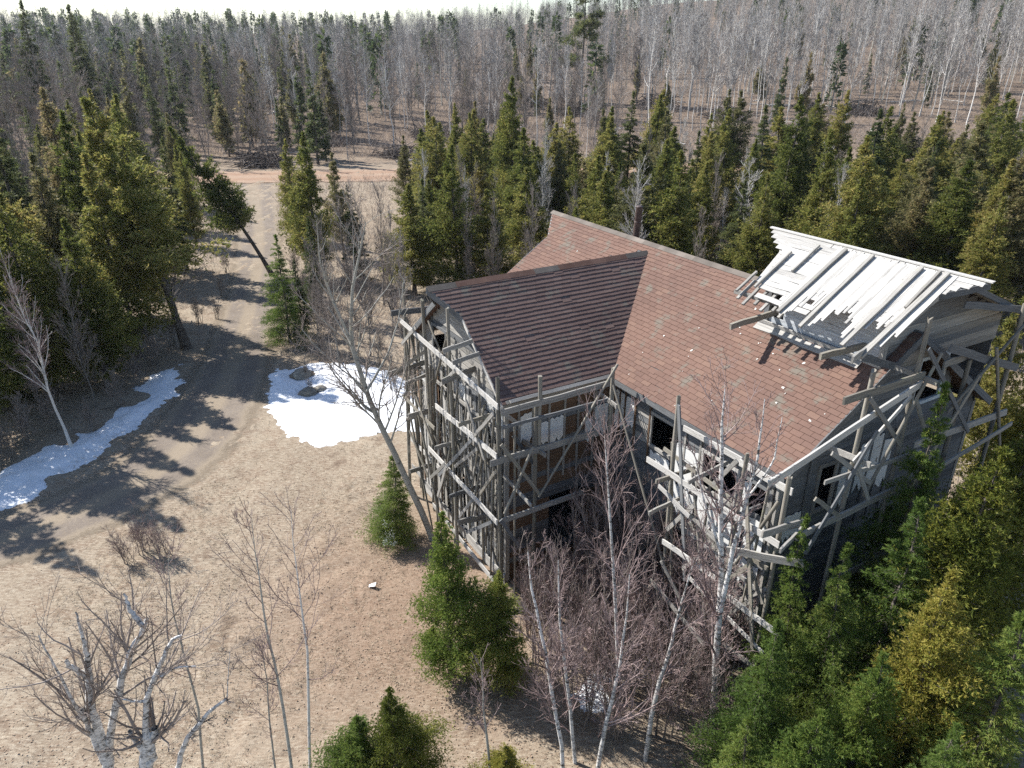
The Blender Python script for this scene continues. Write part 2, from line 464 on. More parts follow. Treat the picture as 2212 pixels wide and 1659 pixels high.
snow([(583, 806), (632, 792), (690, 782), (770, 782), (840, 800), (890, 842), (925, 890), (930, 940), (880, 930), (815, 938), (745, 955), (690, 966), (640, 952), (600, 918), (576, 880)],
     .22, "large bright snow patch between the driveway and the left wing of the house", 37, holes=((652, 808, .55), (668, 846, .5)), rag=.5)
snow([(812, 1140), (838, 1122), (860, 1140), (856, 1168), (826, 1172)], .08, "small melting snow remnant near the leaning birch", 41, rag=.5)
snow([(1240, 1500), (1278, 1452), (1312, 1470), (1310, 1520), (1262, 1545)], .09, "snow remnant inside the shrub thicket before the house", 43, rag=.6)

# ================================================================== THE HOUSE
# house frame: x = q (away to the right), y = p (along the main ridge, away to the left), z up
OX, OY, HROT = .3186 * 14.5, 1.6118 * 14.5, rad(30.21)
ZR, KM, MA, PT, D1, S1 = 8.63, .672, 3.874, 6.015, 1.14, .94        # main roof
ZW, KW, WB, WL, D2, S2 = 8.45, .791, 3.06, 8.03, .63, .87           # wing roof
RR = 9.19                                                            # near rake of the main roof
GW, GN = -7.2, -8.9                                                  # wing gable wall, near gable wall
RNG = random.Random(5)
ROT = Matrix.Rotation(HROT, 4, 'Z')
HM = Matrix.Translation((OX, OY, 0)) @ ROT
def hw(q, p, z):
    return HM @ Vector((q, p, z))

def stick_mesh(name, mat, kind, var):
    """unit-long piece along x (-.5 to .5), one unit wide and thick; slightly uneven"""
    r = random.Random(hash((kind, var)) if False else var * 7 + len(kind))
    k = 5
    if kind == "plank":
        ring = [(-.5, -.5), (.5, -.5), (.5, .5), (-.5, .5)]
    else:
        ring = [(.5 * math.cos(a * math.pi / 3.5), .5 * math.sin(a * math.pi / 3.5)) for a in range(7)]
    n = len(ring); v = []; 
    for j in range(k):
        x = -.5 + j / (k - 1)
        oy, oz = (r.uniform(-.07, .07), r.uniform(-.10, .10)) if 0 < j < k - 1 else (0, 0)
        sc = 1.0 if kind == "plank" else 1.08 - .16 * j / (k - 1) + r.uniform(-.05, .05)
        for (a, b) in ring:
            ex = r.uniform(-.006, .006) if j in (0, k - 1) else 0
            v.append((x + ex, a * sc + oy, b * sc + oz))
    f = []
    for j in range(k - 1):
        for i in range(n):
            f.append((j * n + i, j * n + (i + 1) % n, (j + 1) * n + (i + 1) % n, (j + 1) * n + i))
    me = bpy.data.meshes.new(name)
    me.from_pydata(v, [], f + [tuple(range(n))[::-1], tuple(range((k - 1) * n, k * n))])
    me.materials.append(mat); me.update()
    if kind != "plank":
        for p in me.polygons: p.use_smooth = len(p.vertices) == 4
    return me
_sm = {}
def stick(name, parent, A, B, w, t, up=(0, 0, 1), mat=WOOD, kind="plank", roll=0.0):
    """a board or pole from A to B: w wide (towards up), t thick"""
    var = RNG.randrange(4); key = (kind, mat.name, var)
    if key not in _sm: _sm[key] = stick_mesh(kind, mat, kind, var)
    A, B = Vector(A), Vector(B); X = B - A; L = X.length; X.normalize()
    U = Vector(up); Z = U - X * U.dot(X)
    if Z.length < 1e-4: Z = Vector((1, 0, 0)) - X * X.x
    Z.normalize(); Y = Z.cross(X)
    if roll:
        R = Matrix.Rotation(roll, 3, X); Y = R @ Y; Z = R @ Z
    o = bpy.data.objects.new(name, _sm[key]); link(o, parent)
    M = Matrix((X * L, Y * t, Z * w)).transposed().to_4x4(); M.translation = (A + B) / 2
    o.matrix_local = M
    return o

house = empty("house", (OX, OY, 0), HROT)
tag(house, "abandoned grey wooden house with a brown shingled cross-gable roof", "house")

def prism(name, parent, pts, th, mat, nrm=None):
    """flat polygon pts (3-D) thickened by th along its normal (downwards if nrm not given)"""
    P = np.array(pts, float); n = len(P)
    N = np.cross(P[1] - P[0], P[2] - P[0]); N /= np.linalg.norm(N)
    if nrm is not None:
        if np.dot(N, nrm) < 0: N = -N
    elif N[2] > 0: N = -N
    v = np.concatenate([P, P + N * th]); f = [tuple(range(n)), tuple(range(2 * n - 1, n - 1, -1))]
    f += [(i, i + n, (i + 1) % n + n, (i + 1) % n) for i in range(n)]
    me = bpy.data.meshes.new(name); me.from_pydata(v.tolist(), [], f); me.materials.append(mat); me.update()
    return obj(name, me, parent)

mz = lambda q: ZR - abs(q) * KM
wz = lambda p: ZW - abs(p) * KW
QJ = (ZR - ZW) / KM
E1 = PT - D1; E2 = WL - D2
main_roof = prism("main_roof", house, [(0, PT, ZR), (-S1, E1, mz(S1)), (-MA, E1, mz(MA)), (-MA, -RR, mz(MA)), (0, -RR, ZR)], .12, WOOD_DARK)
prism("back_slope", main_roof, [(0, PT, ZR), (S1, E1, mz(S1)), (MA, E1, mz(MA)), (MA, -RR, mz(MA)), (0, -RR, ZR)], .12, SHINGLE)
wing_roof = prism("wing_roof", house, [(-WL, 0, ZW), (-E2, -S2, wz(S2)), (-E2, -WB, wz(WB)), (-MA, -WB, wz(WB)), (-QJ, 0, ZW)], .12, WOOD_DARK)
prism("back_slope", wing_roof, [(-WL, 0, ZW), (-E2, S2, wz(S2)), (-E2, WB, wz(WB)), (-MA, WB, wz(WB)), (-QJ, 0, ZW)], .12, SHINGLE)

# shingles: each course is a row of tabs; the nearest 300 are pieces of their own, the rest one part
def tab_mesh(mat):
    # x along the course, y up the slope, z off the roof; the lower edge (y = 0) stands proud
    v = [(0, 0, .006), (1, 0, .006), (1, 1, -.008), (0, 1, -.008), (0, 0, .024), (1, 0, .024), (1, 1, .003), (0, 1, .003)]
    f = [(3, 2, 1, 0), (4, 5, 6, 7), (0, 1, 5, 4), (1, 2, 6, 5), (2, 3, 7, 6), (3, 0, 4, 7)]
    me = bpy.data.meshes.new("shingle"); me.from_pydata(v, [], f); me.materials.append(mat); me.update(); return me
TAB_V = np.array([(0, 0, .006), (1, 0, .006), (1, 1, -.008), (0, 1, -.008), (0, 0, .024), (1, 0, .024), (1, 1, .003), (0, 1, .003)])
TAB_F = np.array([(3, 2, 1, 0), (4, 5, 6, 7), (0, 1, 5, 4), (1, 2, 6, 5), (2, 3, 7, 6), (3, 0, 4, 7)])
EXPO, TABW = .143, .305
tabs = []          # (roof object, origin, xaxis, yaxis, zaxis, width, scale_y)
def course_rows(roof, half, slope, ridge_z, lo_hi, to3, xdir, down):
    sl = math.hypot(1, slope); rows = int(half * sl / EXPO)
    for r in range(rows + 1):
        s_low = half * sl - r * EXPO + .03           # distance from the ridge of the lower edge
        d = min(s_low / sl, half + .03)
        if d < .12: continue
        a, b = lo_hi(min(d, half) - .05)
        x = a - (TABW * .5 if r % 2 else 0) + RNG.uniform(-.02, .02)
        wob = RNG.uniform(-.006, .006)
        while x < b:
            x0, x1 = max(x, a), min(x + TABW - .008, b)
            if x1 - x0 > .05: tabs.append((roof, to3(x0, d + wob + RNG.uniform(-.007, .007) + (RNG.uniform(.02, .05) if RNG.random() < .025 and d < half - .15 else 0)), xdir, (-down[0] / sl, -down[1] / sl, slope / sl), x1 - x0, RNG.uniform(1.22, 1.3), RNG.uniform(-.01, .012)))
            x += TABW
course_rows(main_roof, MA, KM, ZR, lambda d: (-RR - .02, (E1 if d >= S1 else PT - D1 * max(d, 0) / S1) + .02),
            lambda x, d: (-d, x, ZR - d * KM), (0, 1, 0), (-1, 0))
course_rows(wing_roof, WB, KW, ZW, lambda d: (-((E2 if d >= S2 else WL - D2 * max(d, 0) / S2)) - .02, -(ZR - ZW + d * KW) / KM + .04),
            lambda x, d: (x, -d, ZW - d * KW), (1, 0, 0), (0, -1))
cam_h = HM.inverted() @ Vector((0, 0, CAM_H))
good = []
for t in tabs:
    o = t[1]
    if t[0] is main_roof and wz(o[1]) > mz(o[0]) + .03 and abs(o[1]) < WB and o[0] < -QJ: continue        # under the wing roof
    if t[0] is main_roof and -1.0 < o[0] and -8.9 < o[1] < -5.6: continue                                # under the raised attic
    good.append(t)
good.sort(key=lambda t: (Vector(t[1]) - cam_h).length)
rest = {main_roof: [], wing_roof: []}
tabm = {main_roof: tab_mesh(SHINGLE), wing_roof: tab_mesh(SHINGLE_WING)}
for i, (roof, o, X, Y, w, sy, tw) in enumerate(good):
    X, Y = Vector(X), Vector(Y)
    Z = X.cross(Y)
    if Z.z < 0: Z = -Z
    flip = X.cross(Y).z < 0
    if flip: o = tuple(Vector(o) + X * w); X = -X
    Y = (Y + X * tw).normalized()
    if i < 300:
        ob = obj("shingle", tabm[roof], roof)
        M = Matrix((X * w, Y * (EXPO * sy), Z)).transposed().to_4x4(); M.translation = Vector(o); ob.matrix_local = M
    else:
        A = np.array([X * w, Y * (EXPO * sy), Z]); rest[roof].append(np.array(o) + TAB_V @ A)
for roof, L in rest.items():
    if not L: continue
    n = len(L); v = np.concatenate(L); f = (TAB_F[None] + (np.arange(n) * 8)[:, None, None]).reshape(-1, 4)
    tag(obj("shingles", mesh_from("shingles", v, [(f, 0)], [SHINGLE if roof is main_roof else SHINGLE_WING]), roof), "brown asphalt shingles of the roof slope", kind="stuff")

RIDGE = mat_plain("grey_ridge_cap", (.13, .115, .10), (.22, .19, .165), 2.0)
RIDGE_RED = mat_plain("rusty_ridge_cap", (.15, .085, .065), (.22, .135, .105), 2.0)
def ridge_caps(roof, a, b, zr, axis_p, k, mat, n):
    for i in range(n):
        x0 = a + (b - a) * i / n; x1 = a + (b - a) * (i + 1) / n + .03 * np.sign(b - a)
        for s in (-1, 1):
            d = .15
            pts = [(0, x0, zr + .035), (0, x1, zr + .03), (s * d, x1, zr - d * k + .03), (s * d, x0, zr - d * k + .035)]
            if not axis_p: pts = [(y, x, z) for (x, y, z) in pts]
            prism("ridge_cap", roof, pts, .016, mat[i % len(mat)])
ridge_caps(main_roof, PT, -5.0, ZR, True, KM, [RIDGE], 14)
ridge_caps(wing_roof, -WL, -QJ - .1, ZW, False, KW, [RIDGE, RIDGE_RED, RIDGE_RED, RIDGE_RED], 9)
# lichen spots and paint flakes stuck on the main slope
FLAKE = mat_plain("pale_lichen", (.62, .61, .56), (.74, .73, .69), 8, vary=.2)
fl = bpy.data.meshes.new("lichen_spot")
fl.from_pydata([(math.cos(a) * (1 + .25 * math.sin(3 * a + 1)), math.sin(a) * (1 + .2 * math.cos(2 * a)), 0) for a in np.arange(9) * 2 * math.pi / 9] + [(0, 0, .3)], [], [(i, (i + 1) % 9, 9) for i in range(9)])
fl.materials.append(FLAKE); fl.update()
slope_rot = Matrix.Rotation(-math.atan(KM), 4, 'Y')
for i in range(34):
    q = -RNG.uniform(.8, 3.75); p = RNG.uniform(-8.9, -2.2) if i < 30 else RNG.uniform(-2, 4)
    if wz(p) > mz(q) and abs(p) < WB: continue
    if q > -1.3 and p < -5.2: continue
    o = obj("lichen_spot", fl, main_roof); s = RNG.choice((.014, .018, .024, .04))
    o.matrix_local = Matrix.Translation((q, p, mz(q) + .03)) @ slope_rot @ Matrix.Rotation(RNG.uniform(0, 6), 4, 'Z') @ Matrix.Diagonal((s, s * RNG.uniform(.6, 1.2), .02, 1))

# trims: rake boards, eave fascias
def rake(parent, A, B, w=.17, t=.035, mat=WOOD_DARK): return stick("rake_board", parent, A, B, w, t, (0, 0, 1), mat)
dn = .09
rake(main_roof, (0, PT + .02, ZR - dn), (-S1, E1 + .02, mz(S1) - dn), mat=WOOD_PALE)
rake(main_roof, (-S1, E1 + .02, mz(S1) - dn), (-MA, E1 + .02, mz(MA) - dn))
rake(main_roof, (-MA, -RR - .02, mz(MA) - dn), (0, -RR - .02, ZR - dn))
rake(main_roof, (0, -RR - .02, ZR - dn), (MA, -RR - .02, mz(MA) - dn))
rake(wing_roof, (-WL - .02, 0, ZW - dn), (-E2 - .02, -S2, wz(S2) - dn))
rake(wing_roof, (-WL - .02, 0, ZW - dn), (-E2 - .02, S2, wz(S2) - dn))
rake(wing_roof, (-E2 - .02, -S2, wz(S2) - dn), (-E2 - .02, -WB, wz(WB) - dn), .10, .03, WOOD_PALE)
rake(wing_roof, (-E2 - .02, S2, wz(S2) - dn), (-E2 - .02, WB, wz(WB) - dn))
stick("fascia", main_roof, (-MA - .02, -RR, mz(MA) - .10), (-MA - .02, -WB - .05, mz(MA) - .10), .16, .03, (0, 0, 1), WOOD_DARK)
stick("fascia", wing_roof, (-E2, -WB - .02, wz(WB) - .10), (-MA - .1, -WB - .02, wz(WB) - .10), .17, .03, (0, 0, 1), WOOD)
stick("fascia", main_roof, (-MA - .02, WB, mz(MA) - .10), (-MA - .02, E1, mz(MA) - .10), .16, .03, (0, 0, 1), WOOD_DARK)
# rotten eave boards showing under the lowest wing course
for i in range(4): stick("eave_board", wing_roof, (-E2 + .05 + i * .02, -WB + .02 - i * .07, wz(WB - i * .07) + .012 - .012 * i), (-MA - .3 + RNG.uniform(-.3, .1), -WB + .02 - i * .07 + .01, wz(WB - i * .07) + .010 - .012 * i), .10, .018, (1, 0, 0) if False else (0, 1, KW), WOOD)
# flue pipe
g = Geo(); zz = np.array([7.9, 8.3, 8.34, 9.05, 9.06, 9.58, 9.60, 9.60])
rr = np.array([.105, .105, .11, .11, .112, .112, .116, .01])
g.tubes(np.stack([np.full(8, .30) - (zz - 8.4) * .02, np.full(8, 1.36) - (zz - 8.4) * .09, zz], -1), rr, 18)
pipe = obj("flue_pipe", g.mesh("flue_pipe", [mat_plain("rusty_sheet_metal", (.045, .03, .028), (.10, .065, .055), 5, .6, spec=.4)], True), house)
g = Geo(); zz = np.array([9.06, 9.10, 9.10]); g.tubes(np.stack([np.full(3, .287), np.full(3, 1.30), zz], -1), np.array([.114, .122, .112]), 18)
obj("collar", g.mesh("collar", [pipe.data.materials[0]], True), pipe)

# ---- walls, board by board
def wall(name, P0, udir, length, ztop, openings, mats, pitch=.19, out=(0, 0), z0=.12, board="board", tilt=.012, skip=0.0):
    """boards along udir from P0 (q,p); ztop(s) gives the roof line; openings (s0,s1,z0,z1)"""
    w = empty(name, (P0[0], P0[1], 0), 0, house)
    ux, uy = udir; z = z0
    zmax = max(ztop(length * i / 60) for i in range(61))
    while z < zmax:
        zc = z + pitch / 2
        xs = [length * i / 240 for i in range(241)]; inside = [ztop(s) > zc + .03 for s in xs]
        runs = []; st = None
        for s, ok in zip(xs, inside):
            if ok and st is None: st = s
            if not ok and st is not None: runs.append((st, s)); st = None
        if st is not None: runs.append((st, length))
        for (a, b) in runs:
            cuts = [(a, b)]
            for (o0, o1, oz0, oz1) in openings:
                if oz0 - .02 < zc < oz1 + .02:
                    new = []
                    for (c, d) in cuts:
                        if o1 <= c or o0 >= d: new.append((c, d)); continue
                        if c < o0: new.append((c, o0))
                        if o1 < d: new.append((o1, d))
                    cuts = new
            for (c, d) in cuts:
                if d - c < .06: continue
                # long courses are made of two or three boards
                ends = [c]
                while d - ends[-1] > 4.2: ends.append(ends[-1] + RNG.uniform(2.2, 3.9))
                ends.append(d)
                for e0, e1 in zip(ends, ends[1:]):
                    if e1 - e0 < .06: continue
                    dz = RNG.uniform(-.006, .006); oo = RNG.uniform(0, .010)
                    stick(board, w, (ux * e0 + out[0] * oo, uy * e0 + out[1] * oo, zc + dz), (ux * (e1 - .006) + out[0] * oo, uy * (e1 - .006) + out[1] * oo, zc + RNG.uniform(-.008, .008)), pitch * 1.06, .026,
                          (out[0] * tilt * -8, out[1] * tilt * -8, 1), RNG.choice(mats))
        z += pitch
    return w
SID = [WOOD_DARK, WOOD_DARK, WOOD_DARK]
mw = wall("main_wall", (-3.60, -2.85), (0, -1), 6.05, lambda s: 5.92, [(1.74, 2.60, 4.55, 5.48), (3.72, 4.85, 4.35, 5.30), (5.2, 5.75, 4.5, 5.2), (2.4, 3.4, .9, 2.6)], [WOOD_DARK, WOOD_DARK, WOOD], out=(-1, 0))
wall("main_wall", (-3.60, E1 - .3), (0, -1), E1 - .3 - 2.85, lambda s: 5.92, [], SID, out=(-1, 0))
ws = wall("wing_side_wall", (-3.57, -2.85), (-1, 0), 3.6, lambda s: 5.92, [(.9, 2.2, .6, 2.5)], [WOOD_DARK, WOOD_BROWN, WOOD_BROWN], out=(0, -1))
wall("wing_side_wall", (-3.57, 2.85), (-1, 0), 3.6, lambda s: 5.92, [], SID, out=(0, 1))
wg = wall("wing_gable_wall", (GW, 2.85), (0, -1), 5.70, lambda s: ZW - abs(2.85 - s) * KW - .16, [(1.30, 2.20, 6.0, 6.75), (1.0, 1.9, 3.4, 4.7), (3.6, 4.5, 3.3, 4.7), (2.2, 3.2, .3, 2.3)], [WOOD, WOOD_DARK, WOOD], out=(-1, 0))
ng = wall("near_gable_wall", (-3.55, GN), (1, 0), 7.10, lambda s: min(ZR - abs(s - 3.55) * KM - .16, 7.75), [(4.2, 5.25, 6.55, 7.85), (5.75, 6.9, 6.3, 7.3), (1.2, 1.75, 4.5, 5.7), (3.8, 4.6, 2.3, 3.6)], SID, out=(0, -1))
wall("far_gable_wall", (-3.55, E1 - .35), (1, 0), 7.10, lambda s: ZR - abs(s - 3.55) * KM - .16, [], SID, out=(0, 1))
wall("back_wall", (3.60, E1 - .35), (0, -1), E1 - .35 + 8.9, lambda s: 5.92, [], SID, out=(1, 0))
prism("floor", house, [(-3.5, 4.5, .1), (3.5, 4.5, .1), (3.5, -8.8, .1), (-3.5, -8.8, .1)], .08, WOOD_DARK)
prism("floor", house, [(-7.1, 2.8, .1), (-3.5, 2.8, .1), (-3.5, -2.8, .1), (-7.1, -2.8, .1)], .08, WOOD_DARK)
prism("upper_floor", house, [(-3.5, 4.5, 3.0), (3.5, 4.5, 3.0), (3.5, -8.8, 3.0), (-3.5, -8.8, 3.0)], .2, WOOD_DARK)
prism("upper_floor", house, [(-7.1, 2.8, 3.0), (-3.51, 2.8, 3.0), (-3.51, -2.8, 3.0), (-7.1, -2.8, 3.0)], .2, WOOD_DARK)
# window frames
def frame(parent, A, B, out, mat, w=.09):
    """A, B: opposite corners (s,z) on the wall given by its local axes"""
    (s0, z0, d), (s1, z1, _) = A, B
    f = empty("window", (0, 0, 0), 0, parent)
    def P(s, z): return (d[0] * s + out[0] * .035, d[1] * s + out[1] * .035, z)
    for a, b, up in (((s0, z0 - .03), (s1, z0 - .03), (0, 0, 1)), ((s0, z1 + .03), (s1, z1 + .03), (0, 0, 1))):
        stick("sill" if a[1] < z1 else "head", f, P(a[0] - w, a[1]), P(b[0] + w, b[1]), w, .06, up, mat)
    for s in (s0 - .03, s1 + .03):
        stick("jamb", f, P(s, z0), P(s, z1), w, .05, (d[0], d[1], 0), mat)
frame(mw, (1.74, 4.55, (0, -1)), (2.60, 5.48, None), (-1, 0), WOOD)
frame(mw, (3.72, 4.35, (0, -1)), (4.85, 5.30, None), (-1, 0), WOOD_PALE)
frame(wg, (1.30, 6.0, (0, -1)), (2.20, 6.75, None), (-1, 0), WOOD_DARK)
frame(wg, (3.6, 3.3, (0, -1)), (4.5, 4.7, None), (-1, 0), WOOD)
frame(wg, (1.0, 3.4, (0, -1)), (1.9, 4.7, None), (-1, 0), WOOD)
BLUE = mat_plain("faded_blue_white_paint", (.50, .57, .62), (.62, .66, .68), 6)
frame(ng, (4.2, 6.55, (1, 0)), (5.25, 7.70, None), (0, -1), BLUE)
frame(ng, (1.2, 4.5, (1, 0)), (1.75, 5.7, None), (0, -1), WOOD)

# ragged white panels between battens
def panel(parent, d, out, s0, s1, z0, z1, seed, mat=None, off=.045):
    r = random.Random(seed); n = max(4, int((s1 - s0) / .07)); top = []; bot = []
    for i in range(n + 1):
        s = s0 + (s1 - s0) * i / n
        top.append((s, z1 + r.uniform(-.06, .02))); bot.append((s, z0 + (r.uniform(-.02, .22) if r.random() < .6 else r.uniform(0, .5) * (z1 - z0) * .5)))
    v = [(d[0] * s + out[0] * off, d[1] * s + out[1] * off, z) for s, z in top + bot]
    v += [(x + out[0] * .012, y + out[1] * .012, z) for x, y, z in v]
    m = n + 1; f = []
    for i in range(n):
        f += [(i, i + 1, m + i + 1, m + i), (2 * m + i, 3 * m + i, 3 * m + i + 1, 2 * m + i + 1), (m + i, m + i + 1, 3 * m + i + 1, 3 * m + i), (i + 1, i, 2 * m + i, 2 * m + i + 1)]
    me = bpy.data.meshes.new("panel"); me.from_pydata(v, [], f); me.materials.append(mat or PANEL); me.update()
    return obj("panel", me, parent)
def batten(parent, d, out, s, z0, z1, mat=WOOD, w=.06, off=.055):
    return stick("batten", parent, (d[0] * s + out[0] * off, d[1] * s + out[1] * off, z0), (d[0] * s + out[0] * off, d[1] * s + out[1] * off, z1), w, .03, (d[0], d[1], 0), mat)
dW, oW = (-1, 0), (0, -1)
for i, s in enumerate((.22, .76, 1.31, 1.77, 2.28, 2.81, 3.25)): batten(ws, dW, oW, s, 3.2, 5.85)
for i, (s0, s1, z0, z1) in enumerate([(.26, .72, 4.1, 5.15), (1.81, 2.25, 4.3, 5.15), (2.31, 2.78, 4.4, 5.1), (2.85, 3.2, 4.6, 5.5), (.80, 1.05, 4.0, 4.8)]): panel(ws, dW, oW, s0, s1, z0, z1, 100 + i)
dM, oM = (0, -1), (-1, 0)
for s in (.12, .36, .60, 1.04, 1.66, 2.72, 3.05, 3.60, 4.95, 5.9): batten(mw, dM, oM, s, 3.9, 5.85, WOOD if s > 2.6 else WOOD_BROWN)
for i, (s0, s1, z0, z1) in enumerate([(.0, .34, 4.25, 5.6), (.38, .58, 4.4, 5.6), (.62, 1.02, 4.6, 5.55), (2.75, 3.03, 3.7, 5.1), (3.07, 3.58, 3.9, 5.15), (2.66, 3.58, 3.0, 3.9), (3.7, 4.9, 3.1, 4.2), (4.97, 5.2, 3.4, 5.2), (5.3, 5.86, 3.3, 4.4), (4.98, 5.86, 2.4, 3.2), (1.78, 2.56, 4.0, 4.4)]): panel(mw, dM, oM, s0, s1, z0, z1, 130 + i)
dG, oG = (1, 0), (0, -1)
for s in (.8, 1.9, 2.5, 2.95, 3.4, 3.85): batten(ng, dG, oG, s, 3.6, 6.0, WOOD_DARK)
for i, (s0, s1, z0, z1) in enumerate([(1.93, 2.46, 4.3, 5.5), (2.55, 2.92, 4.5, 5.9), (2.98, 3.38, 4.6, 6.0), (3.44, 3.82, 4.4, 5.8), (.2, .75, 3.9, 4.7)]): panel(ng, dG, oG, s0, s1, z0, z1, 160 + i)
# wing gable: upright ragged strips over the old siding
for i in range(34):
    s = .15 + 5.4 * i / 33 + RNG.uniform(-.06, .06)
    if RNG.random() < .12: continue
    z0 = RNG.choice((.2, .3, 2.6, 2.9)) + RNG.uniform(-.1, .2); z1 = min(RNG.choice((3.0, 4.9, 5.3, 5.5)) + RNG.uniform(-.3, .4), ZW - abs(2.85 - s) * KW - .35)
    if z1 - z0 < .5: continue
    tl = RNG.uniform(-.10, .10)
    stick("strip", wg, (-.06 - RNG.uniform(0, .05), -s, z0), (-.06 - RNG.uniform(0, .05), -s + tl, z1), RNG.uniform(.05, .15), .022, (0, 1, 0), RNG.choice((WOOD, WOOD_PALE, WOOD_PALE, WOOD_DARK, WOOD_BROWN)))
for i, (s0, s1, z0, z1) in enumerate([(.1, .9, 4.3, 5.2), (4.55, 5.6, 4.5, 5.6), (4.6, 5.5, 6.0 - .9, 6.0 - .2), (2.3, 3.4, 4.7, 5.5), (1.95, 3.5, 3.1, 4.5)]): panel(wg, (0, -1), (-1, 0), s0, s1, z0, z1, 190 + i, off=.03)
stick("skirt_board", wg, (-.10, .1, .28), (-.10, -5.8, .22), .34, .03, (0, 0, 1), WOOD_PALE)
for (q, p) in ((GW, 2.88), (GW, -2.88), (-3.63, GN), (3.63, GN)):
    stick("corner_board", house, (q, p, .1), (q, p, 5.95), .13, .07, (1, 0, 0), WOOD)

# ---- the raised attic with the bleached plank roof
attic = empty("raised_attic", (0, 0, 0), 0, house)
ZA, KF, KB = 10.03, .60, .41
AQ = -1.0
def awall(P0, u, L, zb, zt, out, mats, ops=()):
    s0 = 0
    z = zb
    while z < zt(0) + 3:
        zc = z + .085
        xs = [L * i / 200 for i in range(201)]; ok = [zt(s) > zc + .02 for s in xs]
        if not any(ok): break
        a = xs[ok.index(True)]; b = xs[len(ok) - 1 - ok[::-1].index(True)]
        cuts = [(a, b)]
        for (o0, o1, z0, z1) in ops:
            if z0 < zc < z1:
                cuts = [c for (c0, c1) in cuts for c in ((c0, min(c1, o0)), (max(c0, o1), c1)) if c[1] - c[0] > .05]
        for (c, d) in cuts:
            oo = RNG.uniform(0, .012)
            stick("board", attic, (P0[0] + u[0] * c + out[0] * oo, P0[1] + u[1] * c + out[1] * oo, zc), (P0[0] + u[0] * d + out[0] * oo, P0[1] + u[1] * d + out[1] * oo, zc + RNG.uniform(-.008, .008)), .182, .026, (0, 0, 1), RNG.choice(mats))
        z += .17
WHITEWASH = mat_wood('whitewashed_boards', (.42, .46, .50), (.72, .76, .80), lichen=0)
awall((AQ, -5.62), (0, -1), 3.28, mz(AQ) + .02, lambda s: ZA + AQ * KF - .05, (-1, 0), [WHITEWASH], ops=((.0, .55, 8.1, 9.1),))
awall((AQ + .02, GN - .04), (1, 0), 4.65, 7.70, lambda s: (ZA - .10 - max(0, -(AQ + s)) * KF - max(0, AQ + s) * KB), (0, -1), [WOOD_DARK, WOOD])
awall((AQ + .02, -5.60), (1, 0), 4.65, 7.75, lambda s: (ZA - .10 - max(0, -(AQ + s)) * KF - max(0, AQ + s) * KB), (0, 1), SID)
awall((3.68, -5.62), (0, -1), 3.28, 5.9, lambda s: ZA - 3.68 * KB - .08, (1, 0), SID)
stick("corner_post", attic, (AQ - .03, GN - .07, 7.3), (AQ - .03, GN - .07, 9.4), .13, .10, (1, 0, 0), WOOD)
stick("corner_post", attic, (AQ - .02, -5.66, 7.85), (AQ - .02, -5.66, 9.35), .14, .10, (0, 1, 0), WOOD_DARK)
stick("flashing_board", attic, (AQ - .10, -5.4, mz(AQ - .10) + .06), (AQ - .10, -9.0, mz(AQ - .10) + .06), .16, .025, (-.3, 0, 1), WOOD_PALE)
stick("flashing_board", attic, (AQ - .22, -5.5, mz(AQ - .22) + .05), (AQ - .22, -8.6, mz(AQ - .22) + .05), .20, .02, (1, 0, KM), WOOD_PALE)
aroof = prism("attic_roof", attic, [(0, -4.75, ZA - .03), (-.55, -5.35, ZA - .55 * KF - .03), (-1.5, -5.55, ZA - 1.5 * KF - .03), (-1.5, -9.45, ZA - 1.5 * KF - .03), (-.5, -9.55, ZA - .5 * KF - .03), (0, -10.2, ZA - .03)], .03, WOOD_PALE)
prism("back_slope", aroof, [(0, -4.6, ZA), (.6, -5.35, ZA - .6 * KB), (4.0, -5.35, ZA - 4 * KB), (4.0, -9.5, ZA - 4 * KB), (.6, -9.5, ZA - .6 * KB), (0, -10.25, ZA)], .04, WOOD)
ns = math.hypot(1, KF)
up_n = (-KF / ns, 0, 1 / ns)                      # normal of the front slope
def ap(q, p, lift=0.0): return (q + up_n[0] * lift, p, ZA + q * KF + up_n[2] * lift)
def edge_l(q): return -4.52 - (min(-q, .62) / .62) * .95 - max(0, -q - .62) * .35
def edge_r(q): return -10.3 + (min(-q, .55) / .55) * .72 + max(0, -q - .55) * .05
rows = 15; pw = 1.95 / rows * ns
for r in range(rows):                              # boards parallel to the ridge
    q = -(r + .5) * 1.95 / rows
    a, b = edge_l(q), edge_r(q)
    if r >= 12: b = a - RNG.uniform(1.0, 1.9)      # lowest boards survive only at the left
    if r == 13: a -= .75
    x = a + RNG.uniform(-.05, .05)
    while x > b + .1:
        x1 = max(b + RNG.uniform(-.04, .04), x - RNG.uniform(1.3, 2.6))
        if x1 - b < .5: x1 = b + RNG.uniform(-.05, .05)
        lf = .012 + RNG.uniform(0, .005)
        stick("roof_plank", aroof, ap(q, x, lf), ap(q + RNG.uniform(-.008, .008), x1 + .01, lf), pw * RNG.uniform(.93, 1.0), .022, (-1, 0, -KF), WOOD_PALE)
        x = x1
    
